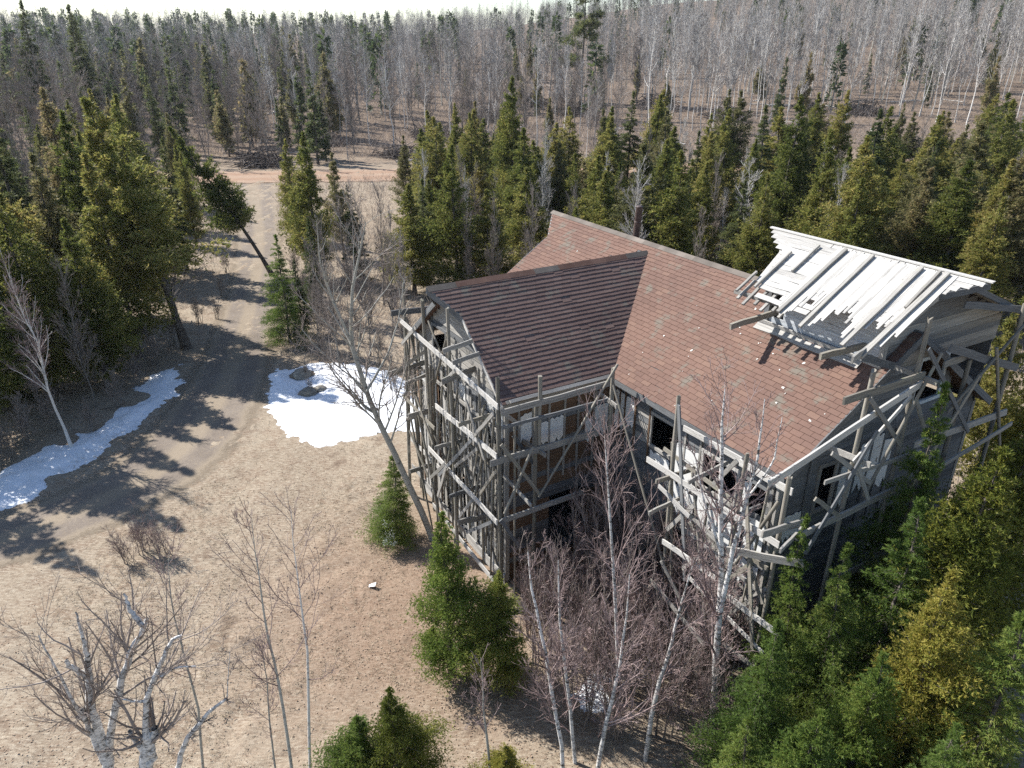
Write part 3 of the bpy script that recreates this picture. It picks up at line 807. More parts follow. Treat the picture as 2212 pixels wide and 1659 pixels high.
for i in range(62):                                # split shakes running down the slope, ragged below
    p = -6.75 - 2.85 * i / 61 + RNG.uniform(-.01, .01)
    q0 = -RNG.uniform(.02, .10); q1 = -RNG.uniform(1.45, 1.95) - .25 * math.sin(i * .35)
    if RNG.random() < .10: q1 -= .25
    stick("shake", aroof, ap(q0, p, .036), ap(q1, p + RNG.uniform(-.015, .015), .034 + RNG.uniform(-.003, .003)), RNG.uniform(.052, .066), .010, (0, 1, 0), WOOD_PALE)
for i, (p0, q0, q1, w) in enumerate([(-5.75, -.55, -1.75, .055), (-6.25, -.18, -1.05, .05), (-6.95, -.1, -2.15, .085), (-7.65, -.08, -2.3, .085), (-8.85, -.08, -2.35, .09), (-9.42, -.05, -2.45, .11), (-9.25, -.06, -1.1, .06), (-5.45, -1.35, -2.0, .06)]):
    stick("batten", aroof, ap(q0, p0, .085), ap(q1, p0 + .04 * (i % 3 - 1), .075), w, .055, (0, 1, 0), WOOD)
for i in range(6): stick("rafter_tail", aroof, ap(-1.5, -5.5 - .28 * i, -.06), ap(-2.08 - .1 * (i % 2), -5.52 - .28 * i, -.08), .075, .05, (0, 1, 0), WOOD)
stick("ridge_board", aroof, (0.02, -4.5, ZA + .035), (0.02, -10.32, ZA + .05), .13, .03, (1, 0, 0), WOOD_PALE)
stick("rake_board", aroof, (0, -10.27, ZA - .05), (-.55, -9.60, ZA - .55 * KF - .05), .13, .03, (0, 0, 1), WOOD_DARK)
stick("rake_board", aroof, (-.55, -9.60, ZA - .55 * KF - .05), (-1.6, -9.5, ZA - 1.6 * KF - .05), .12, .03, (0, 0, 1), WOOD)
stick("rake_board", aroof, (0, -10.27, ZA - .05), (.6, -9.55, ZA - .6 * KB - .05), .13, .03, (0, 0, 1), WOOD_DARK)
stick("rake_board", aroof, (.6, -9.55, ZA - .6 * KB - .05), (4.0, -9.55, ZA - 4 * KB - .05), .13, .03, (0, 0, 1), WOOD_DARK)
stick("eave_beam", aroof, (-1.82, -5.2, ZA - 1.82 * KF - .16), (-1.78, -6.9, ZA - 1.78 * KF - .14), .10, .07, (0, 0, 1), WOOD)

# ================================================================== THE SCAFFOLDS (house frame)
def scaffold(label, loc, pieces, more=[]):
    e = empty("scaffold", hw(loc[0], loc[1], 0), HROT); tag(e, label, "scaffold", "old timber scaffolds around the house")
    O = Vector((loc[0], loc[1], 0))
    dim = {"post": ("post", .11, .11, "pole", WOOD_POLE), "pole": ("pole", .065, .065, "pole", WOOD_POLE), "plank": ("plank", .155, .035, "plank", WOOD_PALE),
           "thin": ("plank", .11, .035, "plank", WOOD), "beam": ("plank", .165, .045, "plank", WOOD), "brace": ("brace", .10, .035, "plank", WOOD), "dark": ("plank", .17, .04, "plank", WOOD_DARK),
           "bpole": ("brace", .075, .075, "pole", WOOD_POLE), "putlog": ("putlog", .12, .045, "plank", WOOD)}
    for k, A, B in pieces + more:
        nm, w, t, kind, mat = dim[k]
        A, B = Vector(A) - O, Vector(B) - O
        if kind == "plank" and k != "plank": mat = RNG.choice((mat, mat, WOOD, WOOD_POLE, WOOD_DARK if k in ("putlog", "brace", "dark") else WOOD_PALE))
        j = .05 if k != "post" else .02
        A = A + Vector((RNG.uniform(-j, j), RNG.uniform(-j, j), RNG.uniform(-j, j))); B = B + Vector((RNG.uniform(-j, j), RNG.uniform(-j, j), RNG.uniform(-j, j)))
        if k == "post" and min(A.z, B.z) < 2.0:
            lo, hi = (A, B) if A.z < B.z else (B, A); d = (hi - lo) / (hi.z - lo.z); lo = lo - d * (lo.z + .15); A, B = lo, hi
        stick(nm, e, A, B, w * RNG.uniform(.9, 1.1), t, (0, 0, 1), mat, kind, roll=RNG.uniform(-.06, .06))
scaffold("tall tangle of poles and bright planks against the gable of the left wing", (-7.8, -.6), [
    ("post", (-7.8, 2.26, 7.93), (-7.8, 2.79, 1.37)), ("post", (-7.8, .95, 7.8), (-7.8, .66, 1.02)), ("post", (-7.8, -.72, 8.01), (-7.8, -.84, 1.61)), ("post", (-7.8, -3.53, 7.09), (-7.8, -3.61, 1.21)),
    ("post", (-7.3, 3.1, 6.0), (-7.3, 3.1, .5)), ("pole", (-7.45, -1.9, 6.6), (-7.45, -2.0, 0)), ("pole", (-7.5, .1, 6.9), (-7.45, .2, 0)), ("pole", (-7.45, 1.7, 6.4), (-7.45, 1.6, 0)),
    ("pole", (-7.6, 2.77, 6.64), (-7.6, 1.81, 4.59)), ("pole", (-7.6, 1.15, 7.06), (-7.6, .13, 6.04)), ("bpole", (-7.6, -.22, 6.96), (-7.6, .72, 5.22)), ("pole", (-7.6, 1.17, 3.49), (-7.6, .27, 2.66)),
    ("pole", (-7.6, -.31, 4.07), (-7.6, -1.74, 2.69)), ("pole", (-7.6, -1.8, 2.46), (-7.6, -3.02, .91)), ("bpole", (-7.95, 1.9, 5.0), (-7.9, .2, .4)), ("pole", (-7.95, 2.2, 3.6), (-7.95, .6, 0.0)),
    ("plank", (-7.88, 2.54, 6.71), (-7.88, -3.72, 6.37)), ("thin", (-7.42, 3.52, 5.09), (-7.42, -2.8, 5.11)), ("plank", (-7.88, .19, 4.65), (-7.88, -3.68, 4.92)), ("plank", (-7.90, .9, 2.97), (-7.90, -3.68, 2.95)),
    ("thin", (-7.42, -.34, 3.91), (-7.42, -2.78, 3.9)), ("thin", (-7.42, -3.15, 3.95), (-7.42, -4.57, 3.83)), ("plank", (-7.62, 1.31, .53), (-7.62, -2.88, .25)), ("thin", (-7.9, 2.6, 4.1), (-7.9, .2, 4.0)), ("plank", (-7.6, 3.0, 2.2), (-7.6, .6, 2.15)), ("plank", (-7.7, 2.9, 1.2), (-7.6, 0.2, .8)),
    ("brace", (-7.96, -2.55, 5.06), (-7.96, -3.6, 6.18)), ("brace", (-7.97, -.02, 2.39), (-7.97, -2.35, 4.83)), ("brace", (-7.97, -2.67, 3.21), (-7.97, -3.68, 4.46)), ("brace", (-7.97, -1.49, 1.76), (-7.97, -2.32, 2.83)), ("brace", (-7.97, .04, 1.7), (-7.97, -.71, 3.14)),
    ("beam", (-8.55, 2.2, 5.15), (-6.96, 2.2, 5.25)), ("dark", (-8.45, 1.83, 7.22), (-6.53, 1.83, 7.12)), ("putlog", (-8.3, 1.37, 5.12), (-7.4, 1.37, 5.3)), ("beam", (-8.3, -1.21, 6.17), (-6.98, -1.21, 6.38)), ("putlog", (-8.3, 1.35, 3.97), (-7.3, 1.35, 4.05)),
    ("putlog", (-8.3, 1.6, 3.71), (-6.9, 1.6, 3.9)), ("putlog", (-8.3, -.71, 3.86), (-7.25, -.71, 3.9)), ("beam", (-8.3, 1.53, 1.88), (-7.35, 1.53, 1.89)), ("putlog", (-8.3, -2.25, 5.33), (-7.3, -2.25, 5.36)), ("putlog", (-8.3, -1.55, 7.12), (-7.5, -1.55, 7.25)),
    ("putlog", (-8.3, -1.98, 7.0), (-7.5, -1.98, 7.1)), ("putlog", (-8.3, -1.42, 2.59), (-7.25, -1.42, 2.62)), ("beam", (-8.4, -2.17, 2.13), (-7.30, -2.17, 2.07)), ("brace", (-8.5, 2.25, 5.0), (-7.8, .95, 6.2))],
    [("pole", (-7.45 - .5 * RNG.random(), p + RNG.uniform(-.7, .7), RNG.uniform(4.4, 6.4)), (-7.5 - .4 * RNG.random(), p, RNG.uniform(.0, 2.2))) for p in [2.6 - .33 * i for i in range(19)]]
    + [("brace", (-7.97, p, z), (-7.97, p - RNG.uniform(.9, 1.5), z + RNG.choice((-1, 1)) * RNG.uniform(.8, 1.4))) for p, z in ((2.2, 3.0), (1.4, 4.6), (.6, 2.0), (-.4, 5.6), (-1.2, 3.4), (-1.9, 1.5), (2.4, 5.9), (-2.0, 5.9))])
scaffold("grey plank scaffold along the shaded side of the left wing", (-6, -3.6), [
    ("post", (-6.72, -3.6, 6.18), (-6.75, -3.6, .94)), ("post", (-4.31, -3.6, 6.63), (-4.3, -3.6, 1.02)), ("dark", (-7.77, -3.69, 6.14), (-4.48, -3.69, 6.16)), ("brace", (-7.78, -3.69, 5.77), (-4.53, -3.69, 5.75)),
    ("beam", (-8.08, -3.69, 4.83), (-4.75, -3.69, 4.79)), ("beam", (-7.78, -3.69, 2.97), (-5.2, -3.69, 2.93)), ("bpole", (-4.3, -3.76, 6.78), (-6.75, -3.78, 3.42)), ("brace", (-7.82, -3.76, 5.33), (-6.69, -3.76, 3.45)),
    ("bpole", (-7.83, -3.84, 3.26), (-6.98, -3.84, 5.09)), ("brace", (-7.87, -3.76, 3.04), (-7.2, -3.76, 1.9)), ("brace", (-7.56, -3.3, 5.92), (-7.04, -3.3, 5.4)), ("brace", (-7.22, -3.3, 5.16), (-6.61, -3.3, 4.13)), ("pole", (-7.25, -3.4, 5.6), (-7.25, -3.4, 0)),
    ("putlog", (-6.65, -3.95, 4.72), (-6.65, -2.9, 4.72)), ("putlog", (-4.4, -3.95, 5.6), (-4.4, -2.9, 5.62)), ("post", (-6.62, -3.62, 6.9), (-6.62, -3.62, 4.9))])
scaffold("sunlit scaffold with broken white planks before the main wall", (-4.5, -7.5), [
    ("pole", (-4.6, -4.04, 6.3), (-4.9, -7.0, 2.4)), ("post", (-4.5, -6.39, 6.99), (-4.5, -6.52, 1.2)), ("brace", (-4.62, -6.52, 6.83), (-4.7, -7.45, 2.4)), ("plank", (-4.6, -5.62, 4.89), (-4.6, -9.85, 4.99)), ("plank", (-4.12, -6.25, 5.93), (-4.12, -8.17, 5.97)),
    ("plank", (-4.14, -8.13, 5.97), (-4.14, -9.64, 5.98)), ("plank", (-4.85, -6.66, 3.17), (-4.85, -8.54, 3.28)), ("plank", (-4.85, -8.7, 3.02), (-4.85, -10.35, 3.08)), ("thin", (-4.6, -6.72, 4.19), (-4.6, -8.18, 4.04)), ("thin", (-4.6, -8.95, 4.14), (-4.6, -9.63, 4.21)),
    ("thin", (-4.62, -8.5, 3.62), (-4.62, -9.31, 3.7)), ("thin", (-4.8, -6.35, 4.53), (-4.8, -7.5, 4.33)), ("thin", (-5.4, -6.9, 2.3), (-5.4, -9.0, 1.9)), ("post", (-4.5, -8.57, 6.5), (-4.5, -8.51, 1.4)), ("post", (-4.5, -9.69, 6.56), (-4.5, -9.72, 1.0)),
    ("brace", (-4.66, -6.54, 3.35), (-4.66, -7.37, 4.57)), ("brace", (-4.68, -8.0, 5.45), (-4.68, -8.58, 6.36)), ("brace", (-4.94, -7.57, 2.92), (-4.94, -8.04, 3.6)), ("brace", (-4.7, -8.81, 3.4), (-4.7, -9.2, 4.05)), ("brace", (-4.7, -9.24, 4.04), (-4.7, -9.81, 3.41)),
    ("brace", (-4.6, -9.49, 3.24), (-4.6, -8.56, 1.87)), ("putlog", (-5.2, -6.48, 3.93), (-4.2, -6.48, 4.06)), ("putlog", (-5.2, -7.59, 5.45), (-3.9, -7.59, 5.6)), ("beam", (-5.2, -9.84, 5.42), (-4.0, -9.84, 5.33)), ("putlog", (-5.1, -10.2, 5.2), (-4.1, -9.9, 5.25)),
    ("putlog", (-5.1, -8.55, 4.9), (-3.8, -8.55, 4.9)), ("putlog", (-5.1, -6.45, 4.8), (-3.8, -6.45, 4.8)), ("thin", (-4.3, -6.0, 4.6), (-4.3, -9.6, 4.62)), ("thin", (-4.2, -6.6, 3.3), (-4.2, -9.5, 3.2)), ("pole", (-4.2, -7.4, 5.8), (-4.2, -7.5, 0)), ("thin", (-4.9, -6.3, 1.5), (-4.8, -9.9, 1.7)),
    ("bpole", (-4.4, -7.0, 5.2), (-5.0, -9.0, .4)), ("brace", (-4.75, -8.9, 5.6), (-4.9, -9.9, 2.2)), ("bpole", (-4.3, -9.4, 5.7), (-4.9, -7.8, 1.0)), ("thin", (-4.35, -5.9, 5.3), (-4.35, -8.3, 5.1)), ("brace", (-5.3, -7.2, 3.0), (-4.9, -9.3, .5)), ("beam", (-5.0, -8.9, 4.35), (-4.4, -10.4, 4.75)),
    ("pole", (-4.45, -9.2, 6.2), (-4.5, -9.0, 0)), ("brace", (-4.4, -8.6, 2.4), (-4.5, -9.7, 3.6)), ("thin", (-4.7, -7.6, 2.6), (-4.9, -10.2, 2.3)), ("bpole", (-4.15, -6.0, 5.4), (-4.6, -6.9, 2.0))])
scaffold("mossy pole scaffold on the shaded near gable below the raised attic", (-1, -9.8), [
    ("post", (-.98, -9.8, 9.36), (-.94, -9.8, 1.4)), ("post", (-2.56, -9.8, 8.47), (-2.7, -9.8, 1.3)), ("post", (2.73, -9.8, 9.0), (3.25, -9.8, 1.3)), ("beam", (-5.33, -9.9, 6.66), (-1.0, -9.9, 7.86)), ("thin", (-2.75, -9.9, 6.46), (-1.1, -9.9, 7.60)),
    ("beam", (-3.43, -9.9, 8.02), (-1.0, -9.9, 8.12)), ("beam", (-4.2, -9.9, 5.09), (-.8, -9.9, 5.22)), ("dark", (-2.41, -9.4, 8.6), (-1.24, -9.4, 8.17)), ("beam", (-3.0, -9.5, 8.72), (-1.9, -9.2, 8.70)), ("brace", (-2.83, -9.98, 7.97), (-1.2, -9.98, 6.45)),
    ("brace", (-1.18, -9.98, 8.76), (1.4, -9.98, 6.1)), ("bpole", (.3, -9.98, 6.87), (2.75, -9.98, 8.72)), ("brace", (-1.15, -9.98, 7.55), (-.4, -9.98, 6.5)), ("brace", (-3.66, -9.98, 6.93), (-2.03, -9.98, 5.74)), ("brace", (-3.82, -9.98, 5.94), (-2.98, -9.98, 5.29)),
    ("dark", (-.08, -9.9, 8.45), (2.97, -9.9, 7.34)), ("dark", (.11, -9.7, 7.97), (1.24, -9.7, 8.01)), ("brace", (-2.66, -9.99, 6.4), (-2.08, -9.99, 5.28)), ("beam", (-.5, -9.9, 6.2), (3.1, -9.9, 6.2)), ("dark", (.4, -9.7, 9.3), (3.25, -9.7, 8.71)),
    ("putlog", (-.95, -10.2, 8.05), (-.95, -8.95, 8.05)), ("putlog", (-2.65, -10.2, 6.55), (-2.65, -8.95, 6.5)), ("post", (1.0, -9.8, 8.0), (1.1, -9.8, 1.0)), ("bpole", (-2.2, -10.0, 5.4), (-.6, -10.0, 8.6)), ("brace", (-3.9, -10.0, 4.6), (-2.4, -10.0, 7.2)), ("bpole", (1.6, -10.0, 8.2), (3.3, -10.0, 5.2)), ("brace", (-.6, -10.0, 5.2), (1.2, -10.0, 7.6)), ("thin", (-3.6, -9.95, 6.2), (-.4, -9.95, 6.1)), ("thin", (.4, -10.0, 5.4), (3.4, -10.0, 5.8)), ("beam", (-2.8, -9.9, 3.2), (3.2, -9.9, 3.2))])
# loose boards lying on the roof
for (A, B, lab) in [((-2.45, -5.78, 8.12), (-.9, -5.88, 8.27), "grey board jutting over the roof at the far corner of the raised attic"), ((-2.35, -8.36, 8.23), (-1.05, -8.52, 8.28), "mossy board jutting over the roof at the near corner of the raised attic")]:
    tag(stick("loose_board", None, hw(*A), hw(*B), .15, .07, (0, 0, 1), WOOD_POLE), lab, "board")

# ================================================================== TREES: growth
def grow(P, R, n, t0, t1, lenf, ang, k, up, rfac, rmin, rng, wob=.10, taper_len=.6, absl=None):
    """n side shoots from the polylines P (N,k0,3) with radii R; returns new polylines"""
    N, k0, _ = P.shape
    L0 = np.linalg.norm(np.diff(P, axis=1), axis=2).sum(1)
    idx = rng.choice(N, n, p=L0 / L0.sum())
    t = rng.uniform(t0, t1, n); x = t * (k0 - 1); i = np.minimum(x.astype(int), k0 - 2); f = (x - i)[:, None]
    pos = P[idx, i] * (1 - f) + P[idx, i + 1] * f
    rad_ = R[idx, i] * (1 - f[:, 0]) + R[idx, i + 1] * f[:, 0]
    T = unit(P[idx, i + 1] - P[idx, i])
    rv = unit(rng.normal(size=(n, 3))); pe = unit(rv - T * (rv * T).sum(1, keepdims=True))
    a = rng.uniform(ang[0], ang[1], n)[:, None]
    d = unit(np.cos(a) * T + np.sin(a) * pe)
    L = (lenf * L0[idx] if absl is None else absl) * (1 - taper_len * t) * rng.uniform(.55, 1.15, n)
    out = [pos]; step = (L / (k - 1))[:, None]
    for j in range(k - 1):
        d = unit(d + np.array([0, 0, up]) + rng.normal(size=(n, 3)) * wob)
        out.append(out[-1] + d * step)
    NP = np.stack(out, 1)
    r0 = np.maximum(np.minimum(rad_ * rfac, rad_ * .9), rmin)
    NR = r0[:, None] * np.linspace(1, .35, k)[None]
    return NP, np.maximum(NR, rmin * .7)

def trunk_line(h, r0, rng, k=9, wob=.02, lean=0.0, rt=.12):
    z = np.linspace(0, 1, k); o = np.cumsum(rng.normal(size=(k, 2)) * wob * h / k ** .5, 0); o -= o[0]
    P = np.stack([o[:, 0] + lean * h * z ** 1.5, o[:, 1], z * h - .15 * (z == 0)], -1)
    return P[None], (r0 * (1 - (1 - rt) * z ** .9) * np.where(z == 0, 1.35, 1))[None]

def bare_tree(seed, h, r0, n1, n2, n3, stems=1, crown0=.30, spread=(.35, .75), tw=.005, lenf=.34, mats=None, mm=("trunk", "crown"), n4=0, up=.10, sides=6):
    rng = np.random.default_rng(seed)
    gt, gc = Geo(), Geo(); Ps, Rs = [], []
    for s in range(stems):
        hh = h * rng.uniform(.75, 1) if stems > 1 else h
        P, R = trunk_line(hh, r0 * rng.uniform(.7, 1), rng, lean=rng.uniform(.05, .22) if stems > 1 else 0, wob=.03)
        if stems > 1:
            a = rng.uniform(0, 6.28); c, s_ = math.cos(a), math.sin(a)
            x, y = P[..., 0].copy(), P[..., 1].copy(); P[..., 0] = x * c - y * s_; P[..., 1] = x * s_ + y * c
            P[..., :2] += rng.normal(size=2) * .06 * stems ** .5
        Ps.append(P); Rs.append(R)
    P0, R0 = np.concatenate(Ps), np.concatenate(Rs)
    gt.tubes(P0, R0, sides)
    P1, R1 = grow(P0, R0, n1, crown0, .97, lenf, spread, 5, up, .55, tw * 1.6, rng)
    gt.tubes(P1, R1, 4)
    P2, R2 = grow(P1, R1, n2, .2, 1.0, .55, (.35, .8), 4, up * .7, .6, tw * 1.2, rng)
    gc.tubes(P2, R2, 3)
    P3, R3 = grow(np.concatenate([P2]), np.concatenate([R2]), n3, .15, 1.0, .62, (.35, .85), 3, up * .5, .7, tw, rng, .16)
    gc.tubes(P3, R3, 3)
    if n4:
        P4, R4 = grow(P3, R3, n4, .2, 1.0, .7, (.4, .9), 3, up * .4, .8, tw * .8, rng, .2)
        gc.tubes(P4, R4, 3)
    return gt, gc

def fans(C, D, Sz, m, wid, spread, rng, droop=0.0, tri=False):
    """flat sprays of m kite-shaped leaflets at C pointing along D"""
    N = len(C)
    rv = unit(rng.normal(size=(N, 3))); X = unit(rv - D * (rv * D).sum(1, keepdims=True))
    a = np.linspace(-spread, spread, m)[None] + rng.normal(size=(N, m)) * .22
    Nrm = np.cross(D, X)
    d = np.cos(a)[..., None] * D[:, None] + np.sin(a)[..., None] * X[:, None] + Nrm[:, None] * rng.normal(size=(N, m, 1)) * .3
    d = unit(d); d[..., 2] -= droop; d = unit(d)
    w = unit(np.cross(d, Nrm[:, None] + .7 * rng.normal(size=(N, m, 3))))
    L = (Sz[:, None] * rng.uniform(.6, 1.1, (N, m)))[..., None]
    base = C[:, None] + d * L * .06
    if tri:
        v = np.stack([base + w * L * wid, base - w * L * wid, base + d * L], 2)
        return v.reshape(-1, 3), np.arange(N * m * 3).reshape(-1, 3)
    mid = base + d * L * .5
    v = np.stack([base, mid + w * L * wid, base + d * L, mid - w * L * wid], 2)
    f = np.arange(N * m * 4).reshape(-1, 4)
    return v.reshape(-1, 3), f

def conifer(seed, h, R, nb, ns, size, m, kind, bare=.08, wid=.16, r0=None, clump=.17):
    rng = np.random.default_rng(seed); gt, gc = Geo(), Geo()
    P, Rt = trunk_line(h, r0 or h * .014, rng, wob=.015, rt=.06); gt.tubes(P, Rt, 7)
    t = np.sort(bare + (1 - bare) * rng.uniform(0, 1, nb) ** (.85 if kind == "spruce" else .9)); t = np.minimum(t, .985)
    if kind == "spruce": prof = (1 - t) ** .92
    elif kind == "pine": prof = np.clip(1.1 - t, 0, 1) ** .5 * (.45 + .55 * rng.uniform(0, 1, nb))
    else: prof = (1 - t) ** .9 * np.minimum(1, .55 + 1.5 * t) * 1.15
    L = np.maximum(R * prof * rng.uniform(.55, 1.15, nb), .10)
    az = rng.uniform(0, 6.283, nb)
    # lopsided crown
    L *= 1 + .22 * np.sin(az + rng.uniform(0, 6.28)) + .15 * np.sin(2 * az + t * 9 + rng.uniform(0, 6))
    el = {"spruce": rng.uniform(-.35, .12, nb) + .55 * t ** 3, "pine": rng.uniform(-.05, .35, nb), "cedar": rng.uniform(.05, .55, nb) + .3 * t}[kind]
    x = t * (P.shape[1] - 1); i = np.minimum(x.astype(int), P.shape[1] - 2); f = (x - i)[:, None]
    b0 = P[0, i] * (1 - f) + P[0, i + 1] * f
    d = np.stack([np.cos(az) * np.cos(el), np.sin(az) * np.cos(el), np.sin(el)], -1)
    tip = b0 + d * L[:, None]; bend = {"spruce": -.05, "pine": .06, "cedar": .10}[kind]
    mid = (b0 + tip) / 2; tip = tip + np.array([0, 0, 1]) * (L * bend)[:, None]
    BP = np.stack([b0, mid, tip], 1); BR = (np.maximum(L * .012, .006))[:, None] * np.array([1, .7, .3])
    gt.tubes(BP, BR, 3)
    idx = rng.choice(nb, ns, p=(L ** 1.25) / (L ** 1.25).sum())
    u = rng.uniform(.18 if kind != "pine" else .5, 1.05, ns) ** .75
    c = b0[idx] + (mid[idx] - b0[idx]) * np.minimum(u * 2, 1)[:, None] + (tip[idx] - mid[idx]) * np.clip(u * 2 - 1, 0, 1.1)[:, None]
    sp = (clump * L[idx] * (.25 + .75 * (1 - np.abs(u - .65))))[:, None]
    off = rng.normal(size=(ns, 3)) * sp * (np.array([1, 1, .35]) if kind == "spruce" else np.array([.8, .8, .7]))
    c = c + off
    D = d[idx] * .9 + unit(off + 1e-6) * .5 + rng.normal(size=(ns, 3)) * .3
    D[:, 2] += {"spruce": .05, "pine": .5, "cedar": .55}[kind]
    D = unit(D)
    Sz = size * rng.uniform(.65, 1.2, ns)
    v, f_ = fans(c, D, Sz, m, wid, 1.0 if kind == "cedar" else .75, rng, .15 if kind == "spruce" else 0, True)
    gc.add(v, f_)
    # leader tuft
    nt = max(8, ns // 60); c = P[0, -1] - np.array([0, 0, 1]) * rng.uniform(0, h * .05, nt)[:, None] + rng.normal(size=(nt, 3)) * size * .15
    D = unit(rng.normal(size=(nt, 3)) * .5 + np.array([0, 0, 1.0])); v, f_ = fans(c, D, np.full(nt, size * .8), m, wid, .7, rng, 0, True); gc.add(v, f_)
    return gt, gc

LIB = {}
def lib(key, gt, gc, mt, mc, h, merged=False):
    if merged:
        g = Geo()
        for v, (f, _) in zip(gt.v, gt.f): pass
        vt, vc = np.concatenate(gt.v), np.concatenate(gc.v)
        me = mesh_from(key, np.concatenate([vt, vc]), [(f, 0) for f, _ in gt.f] + [(f + len(vt), 1) for f, _ in gc.f], [mt, mc])
        LIB.setdefault(key, []).append((me, None, h))
    else:
        LIB.setdefault(key, []).append((gt.mesh(key + "_trunk", [mt], True), gc.mesh(key + "_crown", [mc]), h))

for s in range(4): lib("cedar", *conifer(200 + s, 10, 2.1, 230, 10500, .16, 4, "cedar", wid=.20, clump=.16), DARKBARK, CEDAR, 10)
lib("high_cedar", *conifer(205, 11, 2.2, 170, 9000, .16, 4, "cedar", .32, .20, clump=.16), DARKBARK, CEDAR, 11)
for s in range(2): lib("dull_cedar", *conifer(210 + s, 10, 1.9, 190, 7500, .16, 4, "cedar", .14, .20, clump=.16), DARKBARK, CEDAR_OLD, 10)
for s in range(3):
    tw_ = conifer(220 + s, 7, 1.7, 300, 19000, .085, 5, "cedar", .04, .18, clump=.17)
    lib("near_cedar", *tw_, DARKBARK, CEDAR_FRESH, 7); lib("yellow_cedar", *tw_, DARKBARK, CEDAR_YELLOW, 7)
for s in range(2): lib("near_spruce", *conifer(230 + s, 7, 1.6, 300, 22000, .085, 5, "spruce", .04, .11, clump=.14), DARKBARK, CEDAR_FRESH, 7)
for s in range(3): lib("spruce", *conifer(240 + s, 12, 1.9, 240, 9000, .19, 5, "spruce", .06, .12, clump=.12), DARKBARK, SPRUCE, 12)
lib("pine", *conifer(250, 20, 4.4, 60, 2600, .62, 6, "pine", .30, .09, .26), DARKBARK, SPRUCE, 20)
for s in range(4): lib("birch", *bare_tree(260 + s, 14, .105, 44, 320, 1000, crown0=.36, lenf=.24, tw=.012), BIRCH, TWIG_GREY, 14)
for s in range(3): lib("bare_tree", *bare_tree(270 + s, 11, .10, 60, 420, 1500, crown0=.18, lenf=.28, tw=.010), GREYBARK, TWIG, 11)
for s in range(3): lib("near_birch", *bare_tree(280 + s, 6, .05, 34, 260, 900, crown0=.30, lenf=.30, tw=.0042, n4=900, spread=(.3, .6), up=.14), BIRCH, TWIG_PURPLE, 6)
for s in range(4): lib("shrub", *bare_tree(290 + s, 3.6, .026, 90, 520, 1500, stems=9, crown0=.12, lenf=.36, tw=.0048, spread=(.3, .7), up=.10, sides=4), TWIG, TWIG_PURPLE, 3.6)
for s in range(3): lib("twig_clump", *bare_tree(300 + s, 4.5, .035, 70, 380, 900, stems=7, crown0=.15, lenf=.34, tw=.007, spread=(.3, .7), up=.12, sides=4), GREYBARK, TWIG, 4.5)
for s in range(4): lib("far_birch", *bare_tree(310 + s, 16, .15, 40, 280, 760, crown0=.40, lenf=.24, tw=.018, sides=5, spread=(.4, .9)), BIRCH, TWIG_GREY, 16, True)
for s in range(3): lib("far_bare", *bare_tree(320 + s, 14, .13, 56, 380, 1200, crown0=.20, lenf=.30, tw=.017, sides=5, spread=(.5, 1.05)), GREYBARK, TWIG, 14, True)
for s in range(3): lib("far_spruce", *conifer(330 + s, 14, 1.9, 120, 1300, .60, 3, "spruce", .08, .15), DARKBARK, SPRUCE, 14, True)
for s in range(2): lib("far_cedar", *conifer(340 + s, 11, 2.0, 100, 1300, .62, 3, "cedar", .08, .18), DARKBARK, CEDAR_OLD, 11, True)

TR = random.Random(77)
def plant(name, key, x, y, h, label, cat="tree", group=None, wide=1.0, lean=(0, 0), var=None, rz=None):
    V = LIB[key]; mt, mc, h0 = V[var % len(V)] if var is not None else TR.choice(V)
    z = float(gz(x, y)) - .05; s = h / h0
    rz = TR.uniform(0, 6.28) if rz is None else rz
    M = Matrix.Translation((x, y, z)) @ Matrix.Rotation(lean[0], 4, 'Y') @ Matrix.Rotation(lean[1], 4, 'X') @ Matrix.Rotation(rz, 4, 'Z') @ Matrix.Diagonal((s * wide, s * wide, s, 1))
    if mc is None:
        o = obj(name, mt); o.matrix_world = M
    else:
        o = bpy.data.objects.new(name, None); o.empty_display_size = .3; link(o); o.matrix_world = M
        obj("trunk", mt, o); obj("crown", mc, o)
    return tag(o, label, cat, group)
def height_to(px, py, x, y):
    """height a thing standing at x, y needs to reach that row of the photograph"""
    d = ray(px, py); t = y / d[1]
    return max(.6, CAM_H + t * d[2] - float(gz(x, y)))
def plant_px(name, key, base, top, label, **kw):
    if kw.pop("plumb", False): base = (top[0] - (top[0] - 1106.0) / (4256.0 - top[1]) * (base[1] - top[1]), base[1])   # straight below the top
    b = gpt(*base); h = height_to(*top, b[0], b[1])
    return plant(name, key, b[0], b[1], h, label, **kw)

